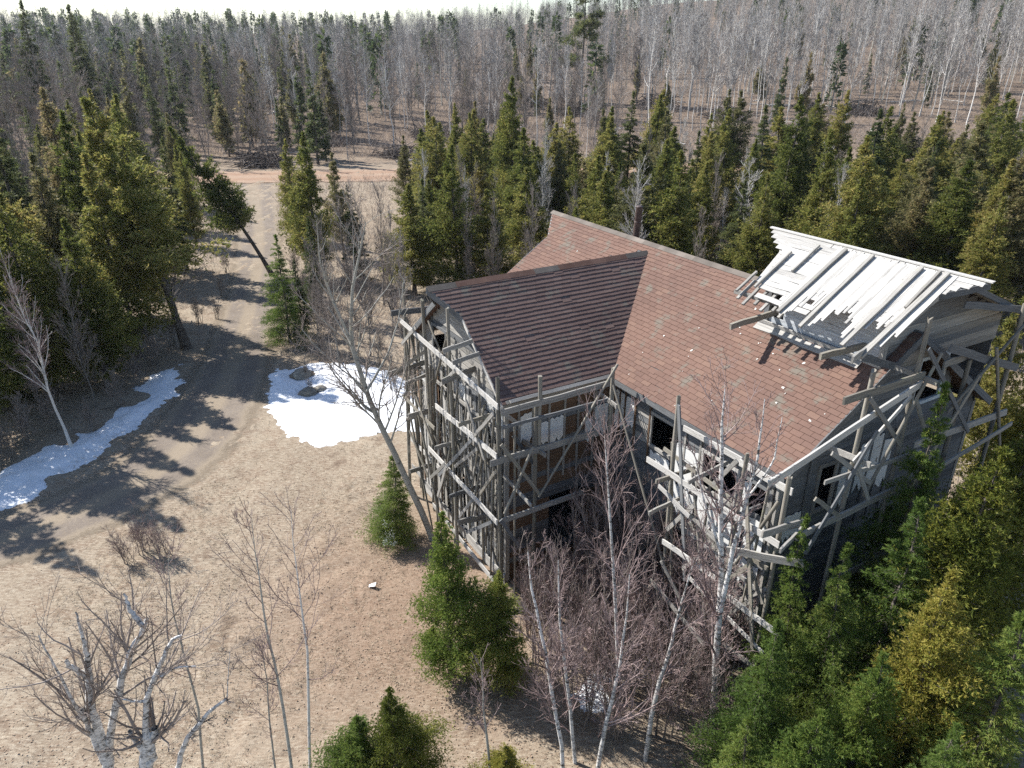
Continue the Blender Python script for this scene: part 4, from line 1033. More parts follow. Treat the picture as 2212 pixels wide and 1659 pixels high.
# ------------------------------------------------------------------ trees one can name, left of the driveway
plant_px("cedar_tree", "high_cedar", (405, 752), (280, 200), "tall leaning cedar with a bare lower trunk at the driveway edge beside the snow bank", wide=1.3, lean=(-.13, 0))
plant_px("cedar_tree", "high_cedar", (590, 596), (440, 225), "cedar leaning left across the far stretch of the driveway", wide=1.0, lean=(-.46, 0))
plant_px("birch_tree", "near_birch", (155, 966), (62, 575), "slender bare birch standing in the snow bank left of the driveway", wide=1.1, lean=(-.02, 0), var=0)
LEFT = [((232, 838), (190, 470), "cedar", 1.15), ((120, 848), (95, 420), "cedar", 1.2), ((20, 872), (-30, 300), "spruce", 1.3), ((60, 780), (60, 255), "cedar", 1.2), ((300, 772), (290, 330), "cedar", 1.1), ((180, 748), (160, 330), "dull_cedar", 1.1),
        ((-40, 960), (-90, 330), "cedar", 1.2), ((250, 690), (230, 240), "cedar", 1.1), ((325, 690), (330, 330), "cedar", .85), ((95, 690), (40, 170), "spruce", 1.1), ((-20, 700), (-20, 180), "cedar", 1.2), ((330, 600), (300, 205), "cedar", 1.0), ((180, 600), (180, 190), "dull_cedar", 1.1), ((60, 600), (30, 200), "spruce", 1.1), ((-150, 820), (-160, 280), "cedar", 1.3), ((-170, 1050), (-220, 480), "spruce", 1.2)]
for b, t, k, w in LEFT: plant_px("spruce_tree" if k == "spruce" else "cedar_tree", k, b, t, "dark evergreen in the shady stand left of the driveway behind the snow bank" , group="evergreens left of the driveway", wide=w)
for b, t in [((170, 700), (150, 270), ), ((105, 560), (75, 220)), ((270, 620), (250, 330)), ((205, 880), (170, 560)), ((90, 905), (60, 640)), ((385, 700), (365, 420))]:
    plant_px("bare_tree", "bare_tree", b, t, "leafless grey tree among the evergreens left of the driveway", group="bare trees left of the driveway", wide=.8)
for b, h in [((300, 835), 2.4), ((340, 790), 2.6), ((255, 880), 2.0), ((375, 745), 2.2), ((200, 935), 1.6), ((120, 930), 2.4), ((60, 965), 2.6), ((20, 1000), 2.2), ((430, 700), 2.0)]:
    p = gpt(*b); plant("bare_bush", "twig_clump", p[0], p[1], h, "dark leafless bush along the snow bank left of the driveway", "bush", "bushes along the snow bank", wide=1.2)
# ------------------------------------------------------------------ right of the driveway
plant_px("spruce_tree", "near_spruce", (628, 742), (620, 505), "small bushy spruce at the right edge of the driveway above the snow patch", wide=1.05, var=0)
plant_px("cedar_tree", "cedar", (690, 600), (692, 285), "tall cedar right of the driveway before the gravel road", wide=1.0, var=2)
plant_px("cedar_tree", "dull_cedar", (745, 560), (748, 330), "dull cedar just behind the tall one right of the driveway", wide=1.0)
plant_px("cedar_tree", "cedar", (645, 520), (640, 300), "cedar at the driveway mouth right of the road junction", wide=.95)
for b, t in [((735, 800), (735, 470)), ((800, 770), (795, 440)), ((845, 740), (850, 450)), ((690, 770), (675, 520)), ((770, 700), (765, 430)), ((870, 800), (870, 500)), ((830, 660), (820, 400))]:
    plant_px("bare_tree", "bare_tree", b, t, "leafless twiggy tree in the thicket between the driveway and the left wing", group="bare trees beside the left wing", wide=.75)
for b, h in [((700, 770), 2.2), ((760, 770), 2.4), ((820, 790), 2.6), ((850, 850), 2.2), ((660, 815), 1.2), ((672, 848), 1.0), ((640, 745), 1.5)]:
    p = gpt(*b); plant("bare_bush", "twig_clump", p[0], p[1], h, "leafless bush around the bright snow patch", "bush", "bushes around the bright snow patch", wide=1.1)
for (a, b, h) in [(640, 690, 1.8), (655, 640, 2.0), (640, 600, 2.2), (670, 660, 2.4), (690, 700, 2.6), (720, 660, 2.4), (640, 550, 2.0), (665, 570, 2.4), (700, 620, 2.6), (760, 640, 2.6), (625, 500, 1.8), (720, 720, 2.4), (800, 700, 2.8), (780, 740, 2.4), (640, 460, 2.2), (670, 480, 2.4), (480, 640, 1.6), (470, 690, 1.5), (490, 590, 1.8)]:
    p = gpt(a, b); plant("bare_bush", "twig_clump", p[0], p[1], h, "leafless bush crowding the verge of the far driveway", "bush", "bushes along the far driveway", wide=1.2)
for (a, b, t) in [(655, 720, 560), (690, 690, 470), (770, 620, 400)]: plant_px("spruce_tree", "spruce", (a, b), (a, t), "small dull evergreen in the thicket right of the driveway", group="evergreens in the driveway thicket", wide=1.1)
# ------------------------------------------------------------------ behind the house
NAMED = [((985, 640), (972, 312), "cedar", 1.15, "broad cedar with an olive crown behind the left wing ridge"), ((1108, 520), (1105, 165), "cedar", .9, "tallest cedar behind the house, left of the roof peak"),
         ((1012, 420), (985, 222), "cedar", .85, "slim dark cedar behind the broad olive one"), ((880, 470), (870, 292), "dull_cedar", 1.0, "dull cedar left of the broad olive one, behind the thicket"),
         ((1240, 540), (1242, 330), "cedar", 1.1, "rounded cedar just behind the far roof peak"), ((1475, 610), (1492, 365), "spruce", .8, "pointed spruce right of the rusty flue pipe"),
         ((1540, 470), (1540, 245), "cedar", .95, "cedar between the flue pipe and the raised attic"), ((1730, 580), (1725, 205), "cedar", 1.1, "tall dark cedar directly behind the bleached attic roof"),
         ((1870, 640), (1885, 400), "cedar", 1.35, "wide yellowish cedar rising behind the bleached attic ridge"), ((2080, 660), (2100, 395), "cedar", 1.3, "wide yellowish cedar behind the near end of the attic ridge"),
         ((1640, 560), (1635, 300), "cedar", .9, "cedar left of the attic beyond the bare pinkish tree"), ((1830, 480), (1830, 195), "cedar", 1.0, "cedar with a rounded top beyond the attic, before the birch stand"),
         ((2190, 560), (2190, 215), "cedar", 1.1, "cedar at the right border of the picture before the birch stand"), ((1300, 470), (1310, 235), "dull_cedar", .9, "dull cedar above the roof peak, before the clearing")]
for b, t, k, w, lab in NAMED: plant_px("spruce_tree" if k == "spruce" else "cedar_tree", k, b, t, lab, wide=w, plumb=True)
plant_px("bare_tree", "birch", (1585, 620), (1572, 350), "bare pinkish multi-branched tree between the flue pipe and the attic", wide=1.5, var=1)
plant_px("bare_tree", "bare_tree", (1330, 560), (1330, 375), "bare bushy tree behind the far roof peak", wide=1.1)
plant_px("dead_tree", "birch", (1168, 560), (1165, 300), "grey dead spar standing among the cedars behind the wing ridge", wide=.35, var=2)
plant_px("dead_tree", "birch", (1375, 380), (1378, 235), "white broken snag before the clearing", wide=.4, var=0)
HB = []
def clear_of(x, y, d, L):
    for (a, b) in L:
        if (a - x) ** 2 + (b - y) ** 2 < d * d: return False
    return True
def drive_dist(x, y):
    x = np.asarray(x, float); y = np.asarray(y, float); d = np.full(x.shape, 1e9)
    for (ax, ay), (bx, by) in zip(DRIVE, DRIVE[1:]):
        ex, ey = bx - ax, by - ay; t = np.clip(((x - ax) * ex + (y - ay) * ey) / (ex * ex + ey * ey), 0, 1)
        d = np.minimum(d, np.hypot(x - ax - t * ex, y - ay - t * ey))
    return d
HC, HS = math.cos(HROT), math.sin(HROT)
def in_house(x, y, m=1.0):
    dx, dy = np.asarray(x) - OX, np.asarray(y) - OY; q = dx * HC + dy * HS; p = -dx * HS + dy * HC
    return ((-4.6 - m < q) & (q < 4.6 + m) & (-10 - m < p) & (p < 5.5 + m)) | ((-8.2 - m < q) & (q < -3) & (-3.8 - m < p) & (p < 3.6 + m))
n = 0
while n < 125:                                       # the evergreen belt between the house and the road
    y = TR.uniform(38, 82); x = TR.uniform(-.10 * y - 2, .74 * y + 6)
    if in_house(x, y, 2.5) or not clear_of(x, y, 1.9, HB) or drive_dist(x, y) < 4.5: continue
    if x < 8 and TR.random() < .35: continue
    HB.append((x, y)); n += 1
    r = TR.random(); k = "cedar" if r < .66 else "dull_cedar" if r < .88 else "spruce"
    plant("spruce_tree" if k == "spruce" else "cedar_tree", k, x, y, TR.uniform(6.5, 10.5) * (1.0 if x > 10 else .9), "green evergreen in the belt between the house and the gravel road", group="evergreen belt behind the house", wide=TR.uniform(1.1, 1.55))
n = 0
while n < 60:
    y = TR.uniform(38, 84); x = TR.uniform(-.12 * y - 2, .72 * y + 6)
    if in_house(x, y, 2.0) or not clear_of(x, y, 1.0, HB) or drive_dist(x, y) < 4: continue
    HB.append((x, y)); n += 1
    k = TR.choice(("bare_tree", "birch"))
    plant(k if k == "bare_tree" else "birch_tree", k, x, y, TR.uniform(5, 9), "leafless tree standing among the evergreens between house and road", group="bare trees behind the house", wide=TR.uniform(.6, 1.0))
# ------------------------------------------------------------------ beyond the road
FB = []
def scatter(n, fx, fy, d, fn, tries=40):
    c = 0; k = 0
    while c < n and k < n * tries:
        k += 1; y = fy(); x = fx(y)
        if abs(y - float(ROAD_Y(x))) < 7.5 or y < float(ROAD_Y(x)) or not clear_of(x, y, d, FB): continue
        FB.append((x, y)); fn(x, y); c += 1
scatter(210, lambda y: TR.uniform(.16, .80) * y, lambda: TR.uniform(118, 225), 1.5, lambda x, y: plant("birch_tree", "far_birch", x, y, TR.uniform(14, 19), "white-stemmed leafless birch in the stand on the upper right hillside", group="birch stand on the right hillside", wide=TR.uniform(.6, .95), lean=(TR.gauss(0, .03), TR.gauss(0, .03))))
scatter(150, lambda y: TR.uniform(-.34, .16) * y, lambda: TR.uniform(104, 220), 2.2, lambda x, y: plant("bare_tree", TR.choice(("far_bare", "far_birch")), x, y, TR.uniform(9, 15), "leafless tree on the slope beyond the gravel road", group="bare trees beyond the road", wide=TR.uniform(.7, 1.1)))
scatter(130, lambda y: TR.uniform(-.80, -.30) * y, lambda: TR.uniform(84, 220), 2.2, lambda x, y: plant("bare_tree", "far_bare", x, y, TR.uniform(9, 14), "leafless grey tree in the mixed wood at the upper left", group="bare trees of the upper left wood", wide=TR.uniform(.7, 1.1)))
scatter(150, lambda y: TR.uniform(-.80, -.22) * y, lambda: TR.uniform(82, 220), 2.4, lambda x, y: plant("evergreen_tree", TR.choice(("far_spruce", "far_spruce", "far_cedar")), x, y, TR.uniform(7, 13), "dark evergreen in the mixed wood at the upper left", group="evergreens of the upper left wood", wide=TR.uniform(.85, 1.15)))
scatter(40, lambda y: TR.uniform(-.22, .75) * y, lambda: TR.uniform(112, 220), 3, lambda x, y: plant("evergreen_tree", TR.choice(("far_spruce", "far_cedar")), x, y, TR.uniform(6, 12), "scattered evergreen among the bare trees beyond the road", group="scattered evergreens beyond the road", wide=TR.uniform(.7, 1.0)))
# left of the driveway between the near stand and the road
n = 0; LB = []
while n < 46:
    y = TR.uniform(44, 80); x = TR.uniform(-.86 * y, -.42 * y)
    if drive_dist(x, y) < 4.2 or not clear_of(x, y, 2.4, LB): continue
    LB.append((x, y)); n += 1; r = TR.random(); k = "cedar" if r < .45 else "spruce" if r < .65 else "dull_cedar" if r < .75 else "bare_tree"
    plant({"spruce": "spruce_tree", "bare_tree": "bare_tree"}.get(k, "cedar_tree"), k, x, y, TR.uniform(6.5, 11), ("leafless tree" if k == "bare_tree" else "green conifer") + " in the wood between the snow bank and the road", group="bare trees of the left wood" if k == "bare_tree" else "conifers of the left wood")
plant("pine_tree", "pine", 14.5, 168, 24, "tall white pine with layered boughs towering above the far clearing", wide=1.1)
for px_, py_, y, lab in ((42, 2, 112, "tallest dark spruce against the sky at the upper left corner"), (132, 14, 135, "dark spruce against the skyline right of the corner spruce"), (160, 10, 150, "slim dark spruce against the skyline, right one of two")):
    d = ray(px_, py_); x = d[0] / d[1] * y; plant("spruce_tree", "spruce", x, y, height_to(px_, py_, x, y), lab, wide=1.15)
# ------------------------------------------------------------------ far wood, one mass
def slivers(rng, n, h, r, z0, width, up):
    """n thin upswept twigs around a stem of height h"""
    t = z0 + (1 - z0) * rng.uniform(0, 1, n); a = rng.uniform(0, 6.28, n)
    L = r * (1.15 - t) * rng.uniform(.5, 1.3, n)
    rr = rng.uniform(0, .45, n) * r * (1.1 - t)
    b = np.stack([np.cos(a) * rr, np.sin(a) * rr, t * h], -1)
    d = unit(np.stack([np.cos(a), np.sin(a), np.full(n, up)], -1) + rng.normal(size=(n, 3)) * .35)
    w = unit(np.cross(d, rng.normal(size=(n, 3)))) * width
    e = b + d * L[:, None]
    return np.stack([b - w, b + w, e], 1).reshape(-1, 3), np.arange(n * 3).reshape(-1, 3)
def far_wood():
    rng = np.random.default_rng(9); temps = []
    for i in range(4):
        P, R = trunk_line(13, .15, rng, k=5, wob=.03); vt, ft = tubes(P, R, 3); v, f = slivers(rng, 190, 13, 4.2, .16, .028, .8)
        temps.append((np.concatenate([vt, v]), ft, f + len(vt)))
    for i in range(4):
        P, R = trunk_line(12, .16, rng, k=3); vt, ft = tubes(P, R, 3)
        n = 95; t = .08 + .9 * rng.uniform(0, 1, n) ** .85; a = rng.uniform(0, 6.28, n); rr = 2.1 * (1 - t) ** .9 * rng.uniform(.35, .95, n)
        c = np.stack([np.cos(a) * rr, np.sin(a) * rr, t * 12], -1); D = unit(np.stack([np.cos(a), np.sin(a), rng.uniform(-.3, .6, n)], -1))
        v, f = fans(c, D, np.full(n, 1.2), 3, .2, .8, rng); temps.append((np.concatenate([vt, v]), ft, f + len(vt)))
    V = []; F = [[], [], []]; off = 0
    N = 4200; d = 140 + 470 * rng.uniform(0, 1, N) ** .85; x = rng.uniform(-.85, .85, N) * d
    Z = gz(x, d)
    for i in range(N):
        if d[i] < 210 and -.30 < x[i] / d[i] < .5 and rng.uniform() < .6: continue
        k = rng.uniform() < (.26 if x[i] < -.15 * d[i] else .10)
        v, ft, fc = temps[(4 if k else 0) + rng.integers(4)]
        a = rng.uniform(0, 6.28); s = rng.uniform(.5, 1.25); c, s_ = math.cos(a) * s, math.sin(a) * s
        V.append(np.stack([v[:, 0] * c - v[:, 1] * s_ + x[i], v[:, 0] * s_ + v[:, 1] * c + d[i], v[:, 2] * s + Z[i]], -1))
        F[2].append(ft + off); F[1 if k else 0].append(fc + off); off += len(v)
    me = mesh_from("far_wood", np.concatenate(V), [(np.concatenate(F[0]), 0), (np.concatenate(F[1]), 1), (np.concatenate(F[2]), 2)], [TWIG_GREY, SPRUCE, ASPEN])
    tag(obj("far_wood", me), "distant mixed wood covering the hills to the skyline", "wood", kind="stuff")
far_wood()
def undergrowth(name, n, region, hgt, per, width, mat, label, seed, up=1.2, dens=None):
    rng = np.random.default_rng(seed); x, y = region(rng, n * 6)
    ok = (drive_dist(x, y) > 2.4) & (np.abs(y - ROAD_Y(x)) > 5.6) & ~in_house(x, y, .1)
    if dens is not None: ok &= rng.uniform(size=len(x)) < dens(x, y)
    x, y = x[ok][:n], y[ok][:n]; m = len(x); T = 60
    tv = np.stack([slivers(rng, per, 1.0, .9, 0, width, up)[0] for _ in range(T)])
    # slivers keep their real width whatever the height of the tuft
    k = rng.integers(T, size=m); h = hgt * rng.uniform(.5, 1.4, m); a = rng.uniform(0, 6.28, m)
    v = tv[k] * h[:, None, None]; q = v.reshape(m, per, 3, 3); c = (q[:, :, 0] + q[:, :, 1]) / 2; w = (q[:, :, 1] - q[:, :, 0]) / 2 / h[:, None, None]
    q[:, :, 0] = c - w; q[:, :, 1] = c + w; v = q.reshape(m, per * 3, 3)
    X = v[..., 0] * np.cos(a)[:, None] - v[..., 1] * np.sin(a)[:, None] + x[:, None]; Y = v[..., 0] * np.sin(a)[:, None] + v[..., 1] * np.cos(a)[:, None] + y[:, None]
    V = np.stack([X, Y, v[..., 2] + (gz(x, y) - .02)[:, None]], -1).reshape(-1, 3)
    tag(obj(name, mesh_from(name, V, [(np.arange(len(V)).reshape(-1, 3), 0)], [mat])), label, "undergrowth", kind="stuff")
def reg(y0, y1, a, b): return lambda r, n: (lambda y: (r.uniform(a, b, n) * y, y))(y0 + (y1 - y0) * r.uniform(size=n) ** .9)
undergrowth("undergrowth", 26000, reg(100, 280, -.82, .82), 2.6, 9, .016, TWIG, "leafless undergrowth on the slope beyond the road", 51)
undergrowth("undergrowth", 6000, reg(30, 98, -.86, .82), 1.3, 14, .010, TWIG, "leafless undergrowth between the trees around the house and road", 52, dens=lambda x, y: ((y > 44) | (x < -20) | (x > 16) | ((y > 33) & (x > -14) & (x < -3))) * 1.0)
undergrowth("dry_grass", 14000, reg(9, 46, -.80, .45), .12, 9, .005, mat_twig("straw_grass", (.30, .24, .165), (.52, .44, .32)), "short dry straw-coloured grass on the clearing", 53, .16, dens=lambda x, y: sstep(.42, .62, vnoise(x * .5, y * .5, 61)) * .9 + .1)

# ------------------------------------------------------------------ trees near the camera
def line_tree(name, label, stems, depth, mt, mc, counts, tw, cat="tree", lenf=.3, up=.10, thick=False, absl=None):
    """a bare tree whose stems are traced as lists of (x, y, radius); all stand round the same base"""
    gt, gc = Geo(), Geo(); rng = np.random.default_rng(len(label) * 7 + 3); Ps, Rs = [], []
    for st, (ya, yb) in zip(stems, depth):
        n = len(st); P = np.array([at_depth(px, py, ya + (yb - ya) * i / (n - 1)) for i, (px, py, _) in enumerate(st)]); R = np.array([r for _, _, r in st])
        s = np.linspace(0, n - 1, 12); i0 = np.minimum(s.astype(int), n - 2); f = s - i0
        Q = P[i0] * (1 - f)[:, None] + P[i0 + 1] * f[:, None]; Q[1:-1] += rng.normal(size=(10, 3)) * R.mean() * .25
        Ps.append(Q); Rs.append(R[i0] * (1 - f) + R[i0 + 1] * f)
    P0, R0 = np.stack(Ps), np.stack(Rs); base = P0[0, 0].copy(); g0 = float(gz(base[0], base[1])); base[2] = g0 - .05
    ext = P0[0, 0] - np.array([0, 0, max(0, P0[0, 0, 2] - g0) + .3])
    gt.tubes(P0, R0, 9); gt.tubes(np.stack([ext, P0[0, 0] + (P0[0, 1] - P0[0, 0]) * .2]), np.array([R0[0, 0] * 1.25, R0[0, 0]]), 9)
    P1, R1 = grow(P0, R0, counts[0], .25, 1.0, lenf, (.4, .95), 6, up, .40, tw * 1.8, rng, absl=absl); (gt if thick else gc).tubes(P1, R1, 5)
    P2, R2 = grow(P1, R1, counts[1], .15, 1.0, .55, (.4, .9), 5, up * .6, .6, tw * 1.3, rng, .14); gc.tubes(P2, R2, 4)
    P3, R3 = grow(P2, R2, counts[2], .15, 1.0, .6, (.4, .9), 4, up * .4, .7, tw, rng, .16); gc.tubes(P3, R3, 3)
    for g in (gt, gc): g.v = [v - base for v in g.v]
    o = empty(name, tuple(base)); obj("trunk", gt.mesh("trunk", [mt], True), o); obj("crown", gc.mesh("crown", [mc], True), o)
    return tag(o, label, cat)
line_tree("birch_tree", "tall birch leaning left in front of the wing gable with a grey curved trunk",
          [[(936, 1168, .105), (905, 1090, .10), (868, 1010, .092), (832, 940, .085), (800, 868, .075), (776, 800, .068), (757, 735, .058), (757, 660, .046), (772, 560, .030), (790, 480, .010)],
           [(757, 735, .045), (715, 640, .035), (690, 560, .022), (684, 480, .008)], [(790, 850, .04), (835, 770, .03), (862, 690, .02), (872, 600, .008)]],
          [(19.4, 18.9), (18.95, 18.4), (19.0, 19.9)], ASPEN, TWIG, (60, 420, 1300), .0052, lenf=.30, thick=True)
D = lambda L: [(x / 3.0, 1105.9 + y / 3.0, r) for x, y, r in L]
line_tree("dead_birch", "old broken birch with thick white forked limbs at the lower left corner",
          [D([(700, 1760, .12), (690, 1600, .11), (640, 1400, .09), (590, 1240, .085), (570, 1080, .07), (568, 930, .05)]), D([(560, 1070, .06), (500, 1030, .05), (430, 965, .035)]), D([(568, 930, .04), (530, 780, .03), (490, 650, .014)]),
           D([(700, 1600, .08), (745, 1280, .072), (790, 1060, .065), (860, 900, .055), (930, 740, .045)]), D([(930, 740, .05), (850, 650, .042), (800, 530, .02)]), D([(935, 745, .04), (955, 690, .025)]), D([(680, 1620, .08), (560, 1380, .05), (530, 1280, .04)]), D([(530, 1330, .03), (380, 1050, .022), (250, 800, .012)])],
          [(10.25, 10.3), (10.3, 10.1), (10.3, 10.4), (10.3, 10.5), (10.5, 10.6), (10.5, 10.6), (10.25, 10.1), (10.1, 9.9)], BIRCH_NEAR, TWIG, (40, 240, 620), .0036, lenf=.5, absl=2.8, up=.16)
line_tree("dead_birch", "broken white birch stump with two curving limbs beside the forked one",
          [D([(955, 1780, .13), (958, 1640, .12), (950, 1480, .10), (935, 1400, .06)]), D([(940, 1420, .055), (950, 1200, .05), (1010, 1050, .045), (1080, 900, .04), (1110, 830, .034), (1180, 800, .022)]), D([(1040, 1070, .03), (1130, 1010, .022), (1270, 1000, .01)]),
           D([(930, 1560, .06), (870, 1480, .05), (840, 1420, .04)]), D([(940, 1230, .03), (860, 1225, .025), (790, 1215, .012)]), D([(965, 1640, .09), (1000, 1400, .07)])],
          [(10.0, 10.05), (10.05, 10.3), (10.15, 10.2), (10.0, 9.95), (10.1, 10.0), (10.0, 10.1)], BIRCH_NEAR, TWIG, (30, 170, 420), .0034, lenf=.5, absl=2.4, up=.16)
line_tree("dead_branch", "pale curved dead birch limb rising right of the broken stump",
          [D([(1150, 1740, .06), (1150, 1640, .055), (1200, 1480, .05), (1320, 1330, .04), (1470, 1210, .024)]), D([(1470, 1210, .012), (1478, 1060, .008), (1490, 900, .004)])], [(10.0, 10.1), (10.1, 10.15)], BIRCH_NEAR, TWIG, (10, 60, 160), .0034, "tree", lenf=.5, absl=.8)
for i, (st, dep, lab) in enumerate([
        (D([(1895, 1700, .035), (1840, 1300, .030), (1790, 1020, .026), (1720, 740, .021), (1690, 500, .015), (1650, 240, .009), (1630, 40, .004)]), (10.6, 10.9), "slender young birch on the clearing, left one of a pair"),
        (D([(2010, 1700, .034), (2000, 1300, .030), (1995, 950, .025), (1960, 650, .019), (1930, 420, .013), (1895, 160, .007), (1885, -40, .003)]), (10.9, 11.2), "slender young birch on the clearing, right one of a pair"),
        (D([(1320, 1700, .030), (1280, 1230, .026), (1190, 930, .020), (1110, 600, .014), (1090, 350, .008), (1100, 220, .003)]), (11.1, 11.4), "thin pale birch behind the broken stump"),
        (D([(1790, 1700, .022), (1750, 1400, .018), (1730, 1100, .013), (1700, 900, .006)]), (10.7, 10.8), "thin dark sapling left of the slender birch pair"),
        ([(1062, 1690, .030), (1052, 1600, .026), (1045, 1540, .02), (1043, 1480, .012), (1038, 1420, .004)], (10.3, 10.4), "small leafless sapling before the young cedars at the lower centre")]):
    line_tree("birch_sapling", lab, [st], [dep], ASPEN if i != 1 else BIRCH, TWIG_PURPLE, (22, 110, 260), .0034, lenf=.28, up=.14)
CB = [([(1220, 1720, .05), (1212, 1600, .045), (1190, 1480, .04), (1172, 1380, .034), (1150, 1280, .024), (1140, 1190, .010)], (11.0, 11.8), "leftmost white birch stem of the clump at the lower centre"),
      ([(1248, 1720, .048), (1238, 1600, .044), (1222, 1440, .036), (1208, 1330, .024), (1206, 1210, .008)], (11.2, 11.9), "second white birch stem of the clump at the lower centre"),
      ([(1282, 1720, .055), (1300, 1600, .05), (1318, 1530, .045), (1338, 1450, .035), (1352, 1340, .02), (1360, 1240, .008)], (11.0, 11.4), "bent white birch forking right at the lower centre"),
      ([(1345, 1700, .05), (1336, 1500, .044), (1330, 1300, .036), (1318, 1130, .026), (1310, 1000, .014), (1305, 930, .005)], (12.2, 13.0), "tall straight birch in the thicket before the inner house corner"),
      ([(1385, 1700, .06), (1402, 1580, .055), (1418, 1500, .05), (1446, 1400, .036), (1470, 1310, .022), (1500, 1210, .008)], (11.3, 11.8), "birch with a dark-marked trunk right of the lower centre clump")]
for st, dep, lab in CB: line_tree("birch_tree", lab, [st], [dep], BIRCH_NEAR, TWIG_PURPLE, (30, 190, 520), .0040, lenf=.28, up=.14)
line_tree("birch_tree", "largest white birch forking before the broken scaffold of the main wall",
          [[(1532, 1680, .085), (1540, 1560, .08), (1548, 1440, .075), (1556, 1320, .068), (1560, 1220, .06), (1556, 1080, .048), (1560, 960, .034), (1566, 840, .008)], [(1556, 1320, .055), (1580, 1200, .046), (1612, 1080, .036), (1640, 980, .024), (1652, 860, .007)],
           [(1560, 1200, .03), (1520, 1080, .022), (1500, 980, .008)], [(1612, 1080, .025), (1670, 1000, .018), (1690, 900, .006)]],
          [(12.0, 12.6), (12.1, 12.4), (12.2, 12.6), (12.3, 12.5)], BIRCH_NEAR, TWIG_PURPLE, (64, 420, 1500), .0042, lenf=.26, up=.13)
# thicket of leafless shrubs in the angle of the house
TH = [(1185, 1330), (1240, 1400), (1300, 1350), (1360, 1420), (1420, 1380), (1480, 1450), (1175, 1420), (1230, 1490), (1290, 1460), (1350, 1510), (1410, 1480), (1470, 1540), (1520, 1500), (1250, 1290), (1330, 1280), (1400, 1310), (1460, 1350), (1340, 1200), (1290, 1230), (1380, 1240), (1520, 1600), (1430, 1590), (1200, 1560), (1560, 1440), (1330, 1590), (1140, 1370), (1285, 1560)]
for (a, b) in TH:
    p = gpt(a, b); plant("bare_shrub", "shrub", p[0], p[1], TR.uniform(2.7, 4.2) * (1.15 if b < 1300 else 1.0), "leafless purplish shrub of the thicket in the angle of the house", "shrub", "leafless thicket in the house angle", wide=TR.uniform(.75, 1.0))
for a, b, h in [(310, 1195, 1.7), (352, 1205, 1.5), (275, 1215, 1.4)]:
    p = gpt(a, b); plant("bare_bush", "shrub", p[0], p[1], h, "dark leafless bush on the clearing by the shadow edge", "bush", "bushes at the shadow edge", wide=1.3)
# young evergreens
EG = [((975, 1455), (962, 1105), "near_cedar", 1.0, "bright green cedar at the front corner of the left wing"), ((1062, 1470), (1075, 1225), "near_cedar", 1.35, "smaller bright cedar right of the one at the wing corner"), ((880, 1165), (845, 985), "near_spruce", 1.5, "shaded evergreen bush behind the leaning birch trunk"),
      ((850, 1720), (848, 1482), "yellow_cedar", 1.35, "yellow-green young cedar at the lower centre edge"), ((770, 1710), (762, 1545), "near_cedar", 1.7, "low young cedar left of the yellow-green one at the lower edge"), ((1085, 1760), (1085, 1615), "yellow_cedar", 1.8, "bright low cedar top at the bottom edge"),
      ((925, 1400), (930, 1350), "near_cedar", 1.8, "tiny cedar seedling at the foot of the bright cedar"),
      ((1960, 1450), (2045, 825), "near_spruce", .80, "tall pointed spruce before the shaded near gable of the house"), ((1745, 1560), (1752, 1110), "near_spruce", .75, "pointed young spruce before the broken white planks"), ((1690, 1720), (1675, 1330), "near_spruce", 1.15, "bushy light green spruce at the lower right of the birches"),
      ((1840, 1640), (1835, 1170), "near_spruce", .95, "full green spruce left of the yellow cedar mass"), ((2010, 1600), (1985, 1075), "near_spruce", .95, "tall green spruce under the pointed one"), ((2150, 1560), (2150, 955), "yellow_cedar", 1.15, "big yellow-green cedar at the right border"),
      ((2230, 1400), (2240, 900), "yellow_cedar", 1.1, "yellow cedar cut by the right border below the attic scaffold"), ((2080, 1760), (2075, 1230), "yellow_cedar", 1.05, "olive cedar in the middle of the lower right mass"), ((1900, 1800), (1905, 1400), "near_cedar", 1.0, "green cedar at the bottom right of the bushy spruce"),
      ((2230, 1850), (2215, 1330), "near_spruce", 1.2, "green spruce at the lower right border"), ((1640, 1850), (1625, 1545), "near_spruce", 1.3, "light green spruce top beside the largest birch at the bottom edge"), ((1760, 1900), (1765, 1520), "near_cedar", 1.15, "green cedar top at the bottom edge right of the birches"),
      ((2080, 1950), (2070, 1560), "near_spruce", 1.2, "dark spruce top at the bottom right edge"), ((1800, 1350), (1795, 1200), "near_cedar", 1.2, "small shaded cedar at the foot of the near scaffold"), ((2300, 1250), (2270, 780), "yellow_cedar", 1.1, "cedar beyond the right border beside the attic scaffold"), ((2300, 1050), (2215, 640), "cedar", 1.0, "cedar behind the far right scaffold post")]
for b, t, k, w, lab in EG: plant_px("spruce_tree" if k == "near_spruce" else "cedar_tree", k, b, t, lab, wide=w, plumb=True)
for a, b, h in [(2060, 1150, 2.6), (2140, 1120, 3.0), (1900, 1690, 2.4), (1990, 1720, 2.6), (1830, 1720, 2.2)]:
    p = gpt(a, b); plant("bare_shrub", "shrub", p[0], p[1], h, "leafless shrub tangled among the evergreens at the lower right", "shrub", "bare shrubs among the right evergreens", wide=1.0)
p = gpt(2190, 900)
for (x, y, h) in [(24, 27, 8), (27, 32, 9), (23, 35, 8), (30, 38, 9.5), (22, 22.5, 6.5), (28, 24, 8), (33, 30, 9), (26, 40, 9)]: plant("cedar_tree", "cedar", x, y, h, "olive cedar in the dense row right of the house", group="cedars right of the house", wide=1.2)

